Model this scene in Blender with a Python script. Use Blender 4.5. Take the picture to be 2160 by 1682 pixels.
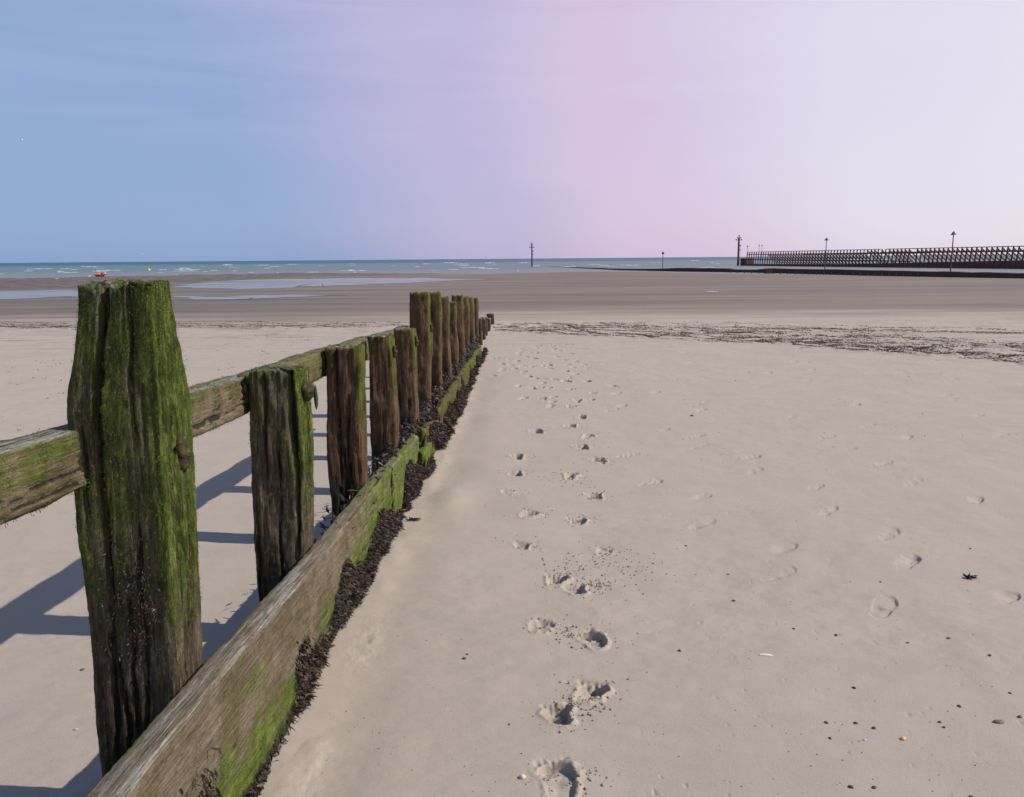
import bpy, math, random
import numpy as np
R = math.radians
random.seed(7); rng = np.random.default_rng(7)
S = bpy.context.scene; C = S.collection
for o in list(bpy.data.objects): bpy.data.objects.remove(o)

# ------------------------------------------------------------------ camera
EYE = 1.6
cd = bpy.data.cameras.new('camera'); cam = bpy.data.objects.new('camera', cd); C.objects.link(cam)
cd.sensor_width = 36; cd.sensor_fit = 'HORIZONTAL'; cd.lens = 36*1700/2160
cd.clip_start = 0.05; cd.clip_end = 30000
from mathutils import Matrix, Vector
p, yw, ro = R(9.85), R(1.08), R(0.48)
fwd = Vector((-math.sin(yw)*math.cos(p), math.cos(yw)*math.cos(p), -math.sin(p)))
rt = Vector((math.cos(yw), math.sin(yw), 0)); up = rt.cross(fwd)
r2 = rt*math.cos(ro)-up*math.sin(ro); u2 = up*math.cos(ro)+rt*math.sin(ro)
m = Matrix((r2, u2, -fwd)).transposed().to_4x4(); m.translation = (0, 0, EYE)
cam.matrix_world = m; S.camera = cam
S.render.resolution_x = 1024; S.render.resolution_y = 797

# ------------------------------------------------------------------ sun + sky
SUN = Vector((1, -0.09, 0.90)).normalized()
sd = bpy.data.lights.new('sun', 'SUN'); sd.energy = 5.0; sd.angle = R(0.55); sd.color = (1, 0.92, 0.81)
sun = bpy.data.objects.new('sun', sd); C.objects.link(sun)
sun.rotation_euler = SUN.to_track_quat('Z', 'Y').to_euler()
W = bpy.data.worlds.new('World'); S.world = W; W.use_nodes = True
nt = W.node_tree; nt.nodes.clear(); N = nt.nodes; K = nt.links
out = N.new('ShaderNodeOutputWorld'); bg = N.new('ShaderNodeBackground'); bg.inputs[1].default_value = 0.1
sky = N.new('ShaderNodeTexSky'); sky.sky_type = 'NISHITA'; sky.sun_disc = False
sky.sun_elevation = math.asin(SUN.z); sky.sun_rotation = math.atan2(SUN.x, SUN.y)
sky.air_density = 1.0; sky.dust_density = 1.0; sky.ozone_density = 1.5
tc = N.new('ShaderNodeTexCoord'); sp = N.new('ShaderNodeSeparateXYZ'); K.new(tc.outputs['Generated'], sp.inputs[0])
def wm(op, a, b, c=None, clamp=False):
    n = N.new('ShaderNodeMath'); n.operation = op; n.use_clamp = clamp
    for i, v in enumerate((a, b, c)):
        if v is None: continue
        if isinstance(v, (int, float)): n.inputs[i].default_value = v
        else: K.new(v, n.inputs[i])
    return n.outputs[0]
# painted sky gradient echoing a pink light leak: blue opposite sun, lilac-white towards it
side = wm('ADD', wm('MULTIPLY', sp.outputs[0], 1.0), wm('MULTIPLY', sp.outputs[2], 0.30))
wn = N.new('ShaderNodeTexNoise'); wn.inputs['Scale'].default_value = 1.6; wn.inputs['Detail'].default_value = 3
wmap = N.new('ShaderNodeMapping'); wmap.inputs['Scale'].default_value = (1, 1, 4.5)
wmap.inputs['Rotation'].default_value = (0, R(-6), 0)
K.new(tc.outputs['Generated'], wmap.inputs[0]); K.new(wmap.outputs[0], wn.inputs['Vector'])
side = wm('ADD', side, wm('MULTIPLY', wm('SUBTRACT', wn.outputs[0], 0.5), 0.16))
ramp = N.new('ShaderNodeValToRGB'); K.new(wm('MULTIPLY_ADD', side, 0.625, 0.5, clamp=True), ramp.inputs[0])
cr = ramp.color_ramp; cr.interpolation = 'EASE'
stops = [(0.10, (2.35, 3.6, 6.4)), (0.31, (2.65, 3.75, 6.4)), (0.49, (5.2, 4.6, 7.0)), (0.60, (7.0, 5.5, 7.5)), (0.78, (8.0, 7.3, 8.6)), (1.0, (9.0, 8.7, 9.4))]
cr.elements[0].position = stops[0][0]; cr.elements[0].color = [v/10 for v in stops[0][1]]+[1]
cr.elements[1].position = stops[-1][0]; cr.elements[1].color = [v/10 for v in stops[-1][1]]+[1]
for q, c_ in stops[1:-1]:
    e = cr.elements.new(q); e.color = [v/10 for v in c_]+[1]
sc = N.new('ShaderNodeVectorMath'); sc.operation = 'SCALE'; sc.inputs[3].default_value = 10; K.new(ramp.outputs[0], sc.inputs[0])
mx = N.new('ShaderNodeMix'); mx.data_type = 'RGBA'; mx.inputs[0].default_value = 0.84
K.new(sky.outputs[0], mx.inputs[6]); K.new(sc.outputs[0], mx.inputs[7])
wn2 = N.new('ShaderNodeTexNoise'); wn2.inputs['Scale'].default_value = 2.2; wn2.inputs['Detail'].default_value = 7; wn2.inputs['Roughness'].default_value = .55; wn2.inputs['Distortion'].default_value = .6
wm2 = N.new('ShaderNodeMapping'); wm2.inputs['Scale'].default_value = (.8, .8, 9); wm2.inputs['Rotation'].default_value = (R(3), R(7), 0); K.new(tc.outputs['Generated'], wm2.inputs[0]); K.new(wm2.outputs[0], wn2.inputs['Vector'])
wr_ = N.new('ShaderNodeMapRange'); wr_.inputs[1].default_value = .42; wr_.inputs[2].default_value = .80; wr_.inputs[4].default_value = .34; K.new(wn2.outputs[0], wr_.inputs[0])
hi = N.new('ShaderNodeMapRange'); hi.inputs[1].default_value = .08; hi.inputs[2].default_value = .38; K.new(sp.outputs[2], hi.inputs[0])
mx2 = N.new('ShaderNodeMix'); mx2.data_type = 'RGBA'; K.new(wm('MULTIPLY', wr_.outputs[0], hi.outputs[0]), mx2.inputs[0]); K.new(mx.outputs[2], mx2.inputs[6]); mx2.inputs[7].default_value = (8.0, 7.6, 9.0, 1)
zen = N.new('ShaderNodeMapRange'); zen.interpolation_type = 'SMOOTHSTEP'; zen.inputs[1].default_value = .30; zen.inputs[2].default_value = .75; K.new(sp.outputs[2], zen.inputs[0])
mx3 = N.new('ShaderNodeMix'); mx3.data_type = 'RGBA'; K.new(zen.outputs[0], mx3.inputs[0]); K.new(mx2.outputs[2], mx3.inputs[6]); mx3.inputs[7].default_value = (1.3, 2.3, 4.6, 1)
K.new(mx3.outputs[2], bg.inputs[0]); K.new(bg.outputs[0], out.inputs[0])
S.view_settings.view_transform = 'Standard'; S.view_settings.look = 'None'
S.view_settings.exposure = 0.07; S.view_settings.gamma = 1.0
S.render.engine = 'CYCLES'

# ------------------------------------------------------------------ helpers
def tag(o, label=None, cat=None, group=None, kind=None):
    if label: o['label'] = label
    if cat: o['category'] = cat
    if group: o['group'] = group
    if kind: o['kind'] = kind
    return o
def empty(name, loc, rz=0):
    o = bpy.data.objects.new(name, None); C.objects.link(o); o.location = loc; o.rotation_euler = (0, 0, rz)
    o.empty_display_size = 0.2
    return o
def mk(name, V, F, mats, parent=None, smooth=True, attrs=None, loc=None):
    """V (n,3) array, F list/array of faces -> ONE mesh object"""
    me = bpy.data.meshes.new(name); V = np.asarray(V, np.float32)
    if isinstance(F, np.ndarray):
        nf, k = F.shape; me.vertices.add(len(V)); me.vertices.foreach_set('co', V.ravel())
        me.loops.add(nf*k); me.loops.foreach_set('vertex_index', F.astype(np.int32).ravel())
        me.polygons.add(nf); me.polygons.foreach_set('loop_start', np.arange(0, nf*k, k, dtype=np.int32))
        me.polygons.foreach_set('loop_total', np.full(nf, k, np.int32)); me.update(calc_edges=True)
    else:
        me.from_pydata([tuple(map(float, v)) for v in V], [], [tuple(map(int, f)) for f in F]); me.update()
    if smooth: me.polygons.foreach_set('use_smooth', np.ones(len(me.polygons), bool))
    for k_, a in (attrs or {}).items():
        a = np.asarray(a, np.float32)
        if a.ndim == 2:
            at = me.attributes.new(k_, 'FLOAT_VECTOR', 'POINT'); at.data.foreach_set('vector', a.ravel())
        else:
            at = me.attributes.new(k_, 'FLOAT', 'POINT'); at.data.foreach_set('value', a)
    me.materials.append(mats)
    o = bpy.data.objects.new(name, me); C.objects.link(o)
    if parent: o.parent = parent
    if loc is not None: o.location = loc
    return o
def copy_tree(o, parent=None):
    c = o.copy(); C.objects.link(c); c.parent = parent
    for ch in list(o.children): copy_tree(ch, c)
    return c
# --- numpy noise
def _h(ix, iy, iz, s):
    n = (ix.astype(np.int64)*374761393 + iy.astype(np.int64)*668265263 + iz.astype(np.int64)*2147483647*3 + s*974634777) & 0xffffffff
    n = ((n ^ (n >> 13))*1274126177) & 0xffffffff; n = (n ^ (n >> 16))
    n = (n*2246822519) & 0xffffffff; n = n ^ (n >> 15)
    return (n & 0xffff)/32767.5-1
def vn(x, y, z=0., s=0):
    x, y, z = np.broadcast_arrays(np.asarray(x, float), np.asarray(y, float), np.asarray(z, float))
    fx, fy, fz = np.floor(x), np.floor(y), np.floor(z); a, b, c = x-fx, y-fy, z-fz
    a, b, c = a*a*(3-2*a), b*b*(3-2*b), c*c*(3-2*c); r = 0
    flat = not np.any(c)
    for i in (0, 1):
        for j in (0, 1):
            w = (a if i else 1-a)*(b if j else 1-b)
            if flat: r = r + w*_h(fx+i, fy+j, fz, s)
            else: r = r + w*((1-c)*_h(fx+i, fy+j, fz, s)+c*_h(fx+i, fy+j, fz+1, s))
    return r
def fbm(x, y, z=0., s=0, o=4, g=0.5):
    r, a, f = 0, 1, 1
    for i in range(o): r = r+a*vn(x*f, y*f, np.asarray(z)*f, s+i*17); a *= g; f *= 2.03
    return r
def ss(a, b, x): t = np.clip((x-a)/(b-a), 0, 1); return t*t*(3-2*t)

# ------------------------------------------------------------------ material helper
class M:
    def __init__(s, name):
        s.m = bpy.data.materials.new(name); s.m.use_nodes = True; s.t = s.m.node_tree; s.n = s.t.nodes; s.b = s.n['Principled BSDF']; s.o = s.n['Material Output']
    def L(s, a, b): s.t.links.new(a, b)
    def setin(s, n, i, v):
        if v is None: return
        if hasattr(v, 'is_output'): s.L(v, n.inputs[i])
        else: n.inputs[i].default_value = v
    def math(s, op, a, b=None, c=None, clamp=False):
        n = s.n.new('ShaderNodeMath'); n.operation = op; n.use_clamp = clamp
        for i, v in enumerate((a, b, c)): s.setin(n, i, v)
        return n.outputs[0]
    def coord(s, kind='Object'): return s.n.new('ShaderNodeTexCoord').outputs[kind]
    def pos(s): return s.n.new('ShaderNodeNewGeometry').outputs['Position']
    def attr(s, name, out='Fac'):
        n = s.n.new('ShaderNodeAttribute'); n.attribute_name = name; return n.outputs[out]
    def map(s, v, scale=(1, 1, 1), loc=(0, 0, 0), rot=(0, 0, 0)):
        n = s.n.new('ShaderNodeMapping'); s.L(v, n.inputs[0]); n.inputs['Scale'].default_value = scale; n.inputs['Location'].default_value = loc; n.inputs['Rotation'].default_value = rot; return n.outputs[0]
    def noise(s, v, scale, detail=4, rough=0.55, dist=0):
        n = s.n.new('ShaderNodeTexNoise'); s.L(v, n.inputs['Vector']); n.inputs['Scale'].default_value = scale; n.inputs['Detail'].default_value = detail
        n.inputs['Roughness'].default_value = rough; n.inputs['Distortion'].default_value = dist; return n.outputs[0]
    def vor(s, v, scale, feat='F1'):
        n = s.n.new('ShaderNodeTexVoronoi'); n.feature = feat; s.L(v, n.inputs['Vector']); n.inputs['Scale'].default_value = scale; return n.outputs['Distance']
    def step(s, v, a, b):
        n = s.n.new('ShaderNodeMapRange'); n.interpolation_type = 'SMOOTHSTEP'; s.L(v, n.inputs[0]); n.inputs[1].default_value = a; n.inputs[2].default_value = b; return n.outputs[0]
    def ramp(s, v, st):
        n = s.n.new('ShaderNodeValToRGB'); s.L(v, n.inputs[0]); e = n.color_ramp.elements
        while len(e) < len(st): e.new(0.5)
        for k, (q, c) in zip(e, st): k.position = q; k.color = (*c, 1)
        return n.outputs[0]
    def mix(s, f, a, b, mode='MIX'):
        n = s.n.new('ShaderNodeMix'); n.data_type = 'RGBA'; n.blend_type = mode
        s.setin(n, 0, f)
        for i, v in ((6, a), (7, b)):
            if hasattr(v, 'is_output'): s.L(v, n.inputs[i])
            else: n.inputs[i].default_value = (*v, 1)
        return n.outputs[2]
    def bump(s, h, dist, strength=1.0, normal=None):
        n = s.n.new('ShaderNodeBump'); s.L(h, n.inputs['Height']); n.inputs['Distance'].default_value = dist; n.inputs['Strength'].default_value = strength
        if normal: s.L(normal, n.inputs['Normal'])
        return n.outputs[0]
    def fin(s, col, rough=0.8, spec=0.3, normal=None, metal=0):
        s.setin(s.b, 'Base Color', col if hasattr(col, 'is_output') else (*col, 1)); s.setin(s.b, 'Roughness', rough)
        s.setin(s.b, 'Specular IOR Level', spec); s.setin(s.b, 'Metallic', metal)
        if normal: s.L(normal, s.b.inputs['Normal'])
        return s.m

# weathered timber: attributes g (grain coords, squeezed along the grain), moss (0..1 amount), alg_shade (dark algae, plus shade painted into cracks), pale (bleached)
def timber(name, wood=((0.020, 0.016, 0.011), (0.105, 0.082, 0.055), (0.30, 0.25, 0.185)), moss=((0.014, 0.023, 0.004), (0.070, 0.096, 0.014), (0.21, 0.24, 0.055)), fs=1.0, ms=(.34, .76), warp_amt=.022, bmp=.008, sk=.55, pit=.25):
    m = M(name); g = m.attr('g', 'Vector'); ob = m.coord()
    warp = m.n.new('ShaderNodeVectorMath'); warp.operation = 'ADD'; wn_ = m.n.new('ShaderNodeTexNoise'); m.L(ob, wn_.inputs['Vector']); wn_.inputs['Scale'].default_value = 5
    w2 = m.n.new('ShaderNodeVectorMath'); w2.operation = 'SCALE'; m.L(wn_.outputs['Color'], w2.inputs[0]); w2.inputs[3].default_value = warp_amt; m.L(g, warp.inputs[0]); m.L(w2.outputs[0], warp.inputs[1]); gw = warp.outputs[0]
    grain = m.noise(gw, 110*fs, 7, 0.72); fib = m.noise(gw, 480*fs, 3, 0.7); pat = m.noise(ob, 7, 6, 0.65); spk = m.noise(ob, 260, 3, 0.65)
    lines = m.step(m.noise(m.map(gw, (1, 1, .5)), 210*fs, 4, 0.6), .40, .33)          # fine open checks along the grain
    streak = m.step(m.noise(m.map(gw, (1, 1, .6)), 60*fs, 5, 0.7), .60, .70)
    wc = m.ramp(m.math('ADD', m.math('MULTIPLY', grain, 0.6), m.math('MULTIPLY', fib, 0.4)), [(0.34, wood[0]), (0.50, wood[1]), (0.68, wood[2])])
    wc = m.mix(m.step(pat, 0.35, 0.65), wc, m.mix(1.0, wc, (0.62, 0.56, 0.48), 'MULTIPLY'))
    wc = m.mix(m.math('MULTIPLY', streak, sk), wc, (wood[2][0]*1.35, wood[2][1]*1.3, wood[2][2]*1.2))
    pale = m.step(m.math('ADD', m.attr('pale'), m.math('MULTIPLY', m.math('SUBTRACT', m.noise(g, 45, 6, 0.65), 0.5), 1.8)), 0.40, 0.72)
    wc = m.mix(pale, wc, m.ramp(grain, [(0.36, (0.045, 0.042, 0.038)), (0.5, (0.22, 0.205, 0.185)), (0.66, (0.46, 0.45, 0.43))]))
    pits = m.math('MULTIPLY', m.step(m.noise(m.map(ob, (1, .6, 1)), 150, 4, .75), .50, .68), pit); wc = m.mix(pits, wc, (wood[0][0]*1.6, wood[0][1]*1.5, wood[0][2]*1.4))
    wc = m.mix(m.math('MULTIPLY', lines, .75), wc, (.012, .010, .008))
    strk = m.noise(m.map(g, (1, 1, 2.2)), 40, 6, 0.75)
    mm = m.math('ADD', m.attr('moss'), m.math('MULTIPLY', m.math('SUBTRACT', m.math('ADD', m.math('MULTIPLY', strk, 0.6), m.math('MULTIPLY', pat, 0.4)), 0.5), 2.8))
    mf = m.step(mm, *ms)
    tuft = m.noise(m.map(gw, (1, 1, 1.6)), 150, 5, 0.75)
    mc = m.ramp(m.math('ADD', m.math('MULTIPLY', tuft, 0.6), m.math('MULTIPLY', m.noise(m.map(ob, (1, 1, .5)), 16, 5, 0.65), 0.4)), [(0.37, moss[0]), (0.51, moss[1]), (0.64, moss[2])])
    col = m.mix(mf, wc, mc)
    af = m.step(m.math('ADD', m.attr('alg_shade'), m.math('MULTIPLY', m.math('SUBTRACT', m.noise(ob, 22, 6, 0.7), 0.5), 1.7)), 0.35, 0.75)
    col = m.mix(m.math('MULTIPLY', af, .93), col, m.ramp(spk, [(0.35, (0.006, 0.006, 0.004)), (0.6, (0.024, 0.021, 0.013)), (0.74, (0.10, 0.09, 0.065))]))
    h = m.math('ADD', m.math('MULTIPLY', grain, 0.9), m.math('ADD', m.math('MULTIPLY', fib, 0.35), m.math('MULTIPLY', m.math('MULTIPLY', tuft, mf), 1.0)))
    h = m.math('SUBTRACT', h, m.math('MULTIPLY', lines, .5))
    n1 = m.bump(h, bmp, 1.0); n2 = m.bump(spk, 0.003, 0.8, n1)
    return m.fin(col, m.math('SUBTRACT', 0.88, m.math('MULTIPLY', af, 0.35)), 0.28, n2)
WOOD = timber('mossy timber')
WOODB = timber('brown timber', moss=((0.018, 0.022, 0.004), (0.075, 0.080, 0.010), (0.17, 0.165, 0.03)), wood=((0.016, 0.010, 0.006), (0.092, 0.052, 0.030), (0.28, 0.18, 0.105)))
PLANKW = timber('board timber', wood=((0.040, 0.031, 0.020), (0.165, 0.130, 0.085), (0.34, 0.29, 0.215)), moss=((0.022, 0.034, 0.005), (0.085, 0.118, 0.012), (0.20, 0.235, 0.035)), fs=1.9, warp_amt=.004, ms=(.26, .85), bmp=.0045, sk=.30, pit=.55)

# ------------------------------------------------------------------ terrain profile (world: Y seaward, X right, near sand z=0, sea z=-1.5)
SEA = -1.5
PY = [-60, 0, 2.5, 5, 8, 14, 20, 28, 60, 80, 120, 160, 400]; PZ = [.3, .03, .02, -.03, -.11, -.15, -.2, -.35, -.80, -1.0, -1.25, -1.42, -1.44]
WX = [-400, -160, -108, -80, -58, -11, 18, 27, 30, 44, 52, 60, 75, 110, 300]; WY = [150, 158, 163, 190, 212, 186, 200, 196, 180, 153, 124, 97, 80, 70, 60]
def waterline(x): return np.interp(x, WX, WY)
BX = [-400, -75, -58, -47, -46, -41, -25, -11, -2, 8]; BY = [40, 52, 62, 82, 105, 147, 170, 176, 182, 190]     # landward edge of the brown bar
def ground_z(x, y):
    z = np.interp(y, PY, PZ); w = waterline(x)
    f = ss(-14, 22, w-y); zz = SEA-0.5+(z-SEA+0.5)*f
    return zz

# footprints: x, y, half length, half width, depth, turn, seed
DEEP = [(.22,2.75),(.11,2.6),(.27,3.19),(.06,3.32),(.14,3.86),(.24,3.73),(.09,2.23),(-.03,4.38),(.42,4.29),(.01,4.98),(.31,4.84),(-.14,5.54),(.47,5.41),(-.09,6.11),(.33,6.01),(.5,7.13),(.6,6.55),(-.08,6.76),(.58,7.65),(.1,7.96),(.45,8.2),(.6,8.69),(.27,9.36),(.52,9.32),(.2,9.87),(.62,9.72),(.85,10.3),(.59,10.63),(.18,10.81),(.54,11.38),(.27,11.63),(.75,12.12),(.38,13.3),(.69,13.95),(.07,13.0),(.17,15.14),(.63,15.54),(-.12,16.04),(.93,13.27),(.87,11.36)]
SHAL = [(.91,5.8),(1.18,5.38),(1.08,4.8),(1.37,7.96),(.87,6.78),(1.88,6.67),(1.78,6.19),(2.07,5.65),(1.95,5.08),(2.89,6.44),(2.87,7.6),(2.85,7.02),(1.56,7.17),(1.62,7.6),(2.13,4.61),(1.42,4.32),(1.29,3.96),(2.02,4.12),(1.64,3.54),(2.26,3.64),(2.85,5.82),(3.03,5.3),(3.04,10.62),(2.84,8.61),(3.49,8.15),(3.6,7.53),(4.52,7.61),(1.96,9.04),(.97,9.09),(3.99,11.48),(2.09,9.54),(2.28,13.87),(2.24,17.41),(1.59,15.93),(2.72,13.19),(3.77,14.93),(4.13,13.78),(4.65,13.42),(5.24,13.72),(1.64,10.27),(2.14,11.0),(1.25,13.26),(1.42,12.09),(6.03,11.4),(4.74,10.17),(4.82,8.56)]
# [size scale, depth] of the nearest deep prints, the rest drawn at random
PR = {0:(.082,.060,.052,.40),1:(.080,.055,.048,-.2),2:(.095,.056,.050,-.35),3:(.080,.056,.030,.3),4:(.075,.060,.056,.2),5:(.072,.052,.046,-.3),6:(.11,.062,.032,-.15),7:(.070,.05,.026,0),8:(.075,.05,.016,.3),9:(.080,.060,.060,.5),10:(.075,.058,.050,0),11:(.065,.05,.026,.2),12:(.09,.05,.050,-.2)}
prints = []
for i, (x, y) in enumerate(DEEP):
    l, w, d, a = PR.get(i, (rng.uniform(.07, .10), rng.uniform(.045, .06), rng.uniform(.038, .06), rng.uniform(-.5, .5)))
    prints.append((x, y, l, w, d, a, 0.9))
for i, (x, y) in enumerate(SHAL):
    prints.append((x, y, rng.uniform(.12, .15), rng.uniform(.046, .056), rng.uniform(.013, .026) if i > 0 else .03, rng.uniform(.5, .95), 0.35))
for i in range(64):     # the crowd of prints beyond 9 m
    prints.append((rng.normal(.35, .45), rng.uniform(9.5, 17), .09, .05, rng.uniform(.022, .045), rng.uniform(-.6, .6), 0.6))
for i in range(70): prints.append((rng.uniform(.5, 9), rng.uniform(9, 19), .13, .05, rng.uniform(.012, .024), rng.uniform(.2, 1.0), 0.3))
for i in range(60): prints.append((rng.uniform(-9, -3.2), rng.uniform(6, 20), .12, .05, rng.uniform(.004, .012), rng.uniform(-1, 1), 0.4))
STRANDS = [([-.8,.11,1.45,2.89,4.0,5.07,5.58,6.21,7.2,7.79,8.14,8.5,9.5],[20.7,20.1,19.16,18.29,17.5,16.99,16.15,15.38,14.65,14.01,13.24,12.44,10.5],1.0),
           ([-.9,2.33,4.38,6.39,8.04,9.2,10.2,12],[22.0,20.95,19.2,18.52,17.44,15.92,14.6,12],.7),
           ([0,3.59,6.88,8.92,11.3,15],[22.2,21.2,19.98,19.38,18.5,17],.5),
           ([-18,-15.6,-12.1,-9.7,-6.2,-3.5,-1.3],[24.3,23.6,22.4,23,22.2,22.7,22.6],.6)]
def prints_h(X, Y, h):
    for k, (cx, cy, l, w, d, a, rim) in enumerate(prints):
        if k < 13: l, w = l*.88, w*.90
        r = l*2.1
        idx = np.where((np.abs(X-cx) < r) & (np.abs(Y-cy) < r))[0] if X.ndim == 1 else None
        if not len(idx): continue
        x = X[idx]-cx; y = Y[idx]-cy; ca, sa = math.cos(a), math.sin(a)
        u = x*ca-y*sa; v = x*sa+y*ca                     # v along the foot
        u = u+0.007*vn(x*24, y*24, k*1.7, 3); v = v+0.009*vn(x*20, y*20, k*1.3, 4)
        side = 1 if k % 2 else -1
        uu = u+side*0.007*np.cos(v/l*1.8)                # curved sole
        wl = w*(0.90+0.14*np.sin(np.clip(v/l, -1, 1)*2.2+0.35)-0.10*np.exp(-((v/l+0.12)/.28)**2))
        q = np.sqrt((uu/wl)**2+(v/l)**4)
        steep = 1.0-ss(0.86, 1.04, q)
        dep = d*(0.62+0.38*np.sin(v/l*2.5+1.2*side)+0.25*vn(x*30, y*30, k, 9))
        hh = -dep*steep
        if rim > .37:                                     # sand thrown up at the rim, broken lumps, toe marks
            tilt = 1+0.5*(u/w)
            hh = hh+rim*d*0.26*np.exp(-((q-1.22)/0.22)**2)*(0.7+0.5*fbm(x*30, y*40, k, 5, 3))*tilt+.0020*np.exp(-((q-1.1)/.5)**2)*fbm(x*80, y*80, k, 7, 3)
            hh = hh+steep*d*0.22*np.maximum(0, vn(x*55, y*55, k, 6))*(v > 0)
            for t_ in range(5):
                tu = (t_-2)*w*.42; tv = l*(1.02-0.035*t_*side)
                hh = hh-d*0.45*np.exp(-(((uu-tu)/.011)**2+((v-tv)/.013)**2))
        else:
            hh = hh*ss(-w*1.3, w*.9, uu+.02*vn(v*20, k, 0, 8))*(.35+.65*ss(-l, l*.4, v*side))
            hh = hh+steep*d*0.12*np.sin(v*230)*(np.abs(uu) < wl*.8)
        h[idx] += hh
    return h
def surf(X, Y, fine=True):
    """height of the sand sheet"""
    z = ground_z(X, Y)
    near = 1-ss(24, 34, Y)
    z = z+0.016*fbm(X*.7, Y*.7, 0, 11, 3)*near*(0.4+0.6*ss(2, 6, np.abs(X+1)))+0.004*fbm(X*3.1, Y*2.2, 0, 12, 3)*near
    # scour along the groyne, little bank against the weed
    e = X+0.80
    z = z-0.018*np.exp(-((e-0.16)/0.17)**2)*ss(16, 8, Y)*(0.5+0.5*vn(Y*1.3, 0, 0, 14)+.2)*np.where(e > -.3, 1, 0)
    z = z+0.030*np.exp(-(((X+.53)/.13)**2+((Y-5.35)/.34)**2))+0.012*np.exp(-((e-.06)/.06)**2)*np.maximum(0, vn(Y*5, X*6, 0, 15))
    # small scuffs in the sand beside the boards
    scf = np.exp(-((e-.11)/.06)**2)*np.clip(.1+1.5*vn(Y*2.2, 0, 0, 17), 0, 1)*(Y < 4.6)*(Y > 1.0); z = z+0.010*scf*.35*fbm(X*26, Y*20, 0, 16, 3)
    # wind and swash ripples in the nearer sand; tide wrinkles before the wet edge
    z = z+0.0007*np.sin((Y*1.0+X*.25)*62+3*vn(X*2, Y*2, 0, 18))*near*(.4+.9*vn(X*.7, Y*.7, 0, 19))+.0022*fbm(X*9, Y*14, 0, 20, 3)*near*np.clip(.5+fbm(X*.9, Y*.9, 0, 23, 2), 0, 1.2)
    wr = np.exp(-((Y-22.5)/4.5)**2); z = z+wr*0.020*vn(X*.35, Y*3.2, 0, 21)+wr*.010*vn(X*1.2, Y*7, 0, 22)
    for xs, ys, a in STRANDS:
        d = Y-np.interp(X, xs, ys); m_ = (X > xs[0]-.5)
        for off, w in ((0, .22), (.55, .12), (-.5, .10), (1.1, .16)):
            z = z+m_*a*0.030*np.exp(-((d-off-.15*vn(X*.8, off, 0, 24))/w)**2)*(0.25+1.5*np.maximum(-.4, fbm(X*2.1, Y*4, 0, 25, 3)))
    dense = ss(5.0, 8.5, X)*np.exp(-((Y-np.interp(X, [4, 6, 8, 10], [18, 16.9, 15.2, 13.2]))/1.7)**2)
    z = z+dense*0.035*fbm(X*2.2, Y*5, 0, 27, 4)
    tf = ss(-3.4, -5, X)*np.exp(-((Y-21)/3)**2); z = z+tf*.012*fbm(X*1.5, Y*6, 0, 28, 3)
    # rippled gravel bar by the water
    bar = ss(0, 12, Y-np.interp(X, BX, BY))*(X < 10)*ss(0, 12, waterline(X)-Y)
    z = z+bar*(0.05+0.10*fbm(X*.35, Y*.16, 0, 31, 4))
    return z

# ------------------------------------------------------------------ ground: ONE sheet, polar tessellation fine in front
a1 = np.linspace(R(-43), R(43), 1350); a2 = np.linspace(R(45), R(315), 120)[1:-1]
ang = np.concatenate([a1, a2]); na = len(ang)
inv = np.linspace(1/1.15, 1/7, 940); rad = np.concatenate([[0.05, .4, .8, 1.0], 1/inv, np.arange(7.04, 24, .042), np.geomspace(24.1, 420, 330)[1:], [600, 1000, 2500, 8000]]); nr = len(rad)
A, RR = np.meshgrid(ang, rad); X = (RR*np.sin(A)).ravel(); Y = (RR*np.cos(A)).ravel()
Zg = surf(X, Y); Zg = prints_h(X, Y, Zg)
# small pocks and grains of tossed sand
pk = fbm(X*34, Y*34, 0, 41, 2); Zg = Zg-0.0030*ss(0.95, 1.35, pk)*(Y < 8)*ss(.2, .9, X+.6)
I = (np.arange(nr-1)[:, None]*na+np.arange(na)[None, :]); J = (np.arange(nr-1)[:, None]*na+(np.arange(na)[None, :]+1) % na)
F = np.stack([I, J, J+na, I+na], -1).reshape(-1, 4)[:, ::-1]
wetA = ss(-5.0, 6.5, Y-(27.5+2.0*vn(X*.10, 0, 0, 51))+2.2*fbm(X*.18, Y*.9, 0, 52, 4))
dY = Y-np.interp(X, BX, BY)+4*vn(X*.08, Y*.03, 0, 53); barA = ss(-2, 3, dY)*(1-ss(-14, 6, X))
m = M('beach sand'); P = m.pos()
s1 = m.noise(P, 420, 3, 0.7); s2 = m.noise(m.map(P, (1, 1.5, 1)), 1.1, 5, 0.6); s3 = m.noise(m.map(P, (.5, 2.4, 1), rot=(0, 0, .12)), 2.2, 5, 0.65); s4 = m.noise(P, 1500, 1, 0.5)
col = m.mix(s2, (0.35, 0.297, 0.247), (0.40, 0.342, 0.29))
col = m.mix(m.math('MULTIPLY', m.step(s3, .42, .75), .55), col, (0.335, 0.300, 0.262))
col = m.mix(m.step(s1, .30, .75), m.mix(1.0, col, (0.88, 0.87, 0.86), 'MULTIPLY'), col)
dots = m.math('MULTIPLY', m.step(m.vor(P, 48), .12, .05), m.step(m.noise(P, 4, 3, .7), .50, .62)); col = m.mix(m.math('MULTIPLY', dots, .75), col, (.09, .07, .055))
wet = m.attr('wet'); wc = m.mix(m.step(m.noise(m.map(P, (.035, .22, 1)), 1.0, 7, .7), .32, .68), (0.105, 0.079, 0.055), (0.190, 0.147, 0.106)); wc = m.mix(m.math('MULTIPLY', m.step(m.noise(m.map(P, (.02, .16, 1), (5, 3, 0)), 1.0, 5, .6), .55, .70), .45), wc, (.20, .175, .15)); col = m.mix(wet, col, wc)
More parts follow.
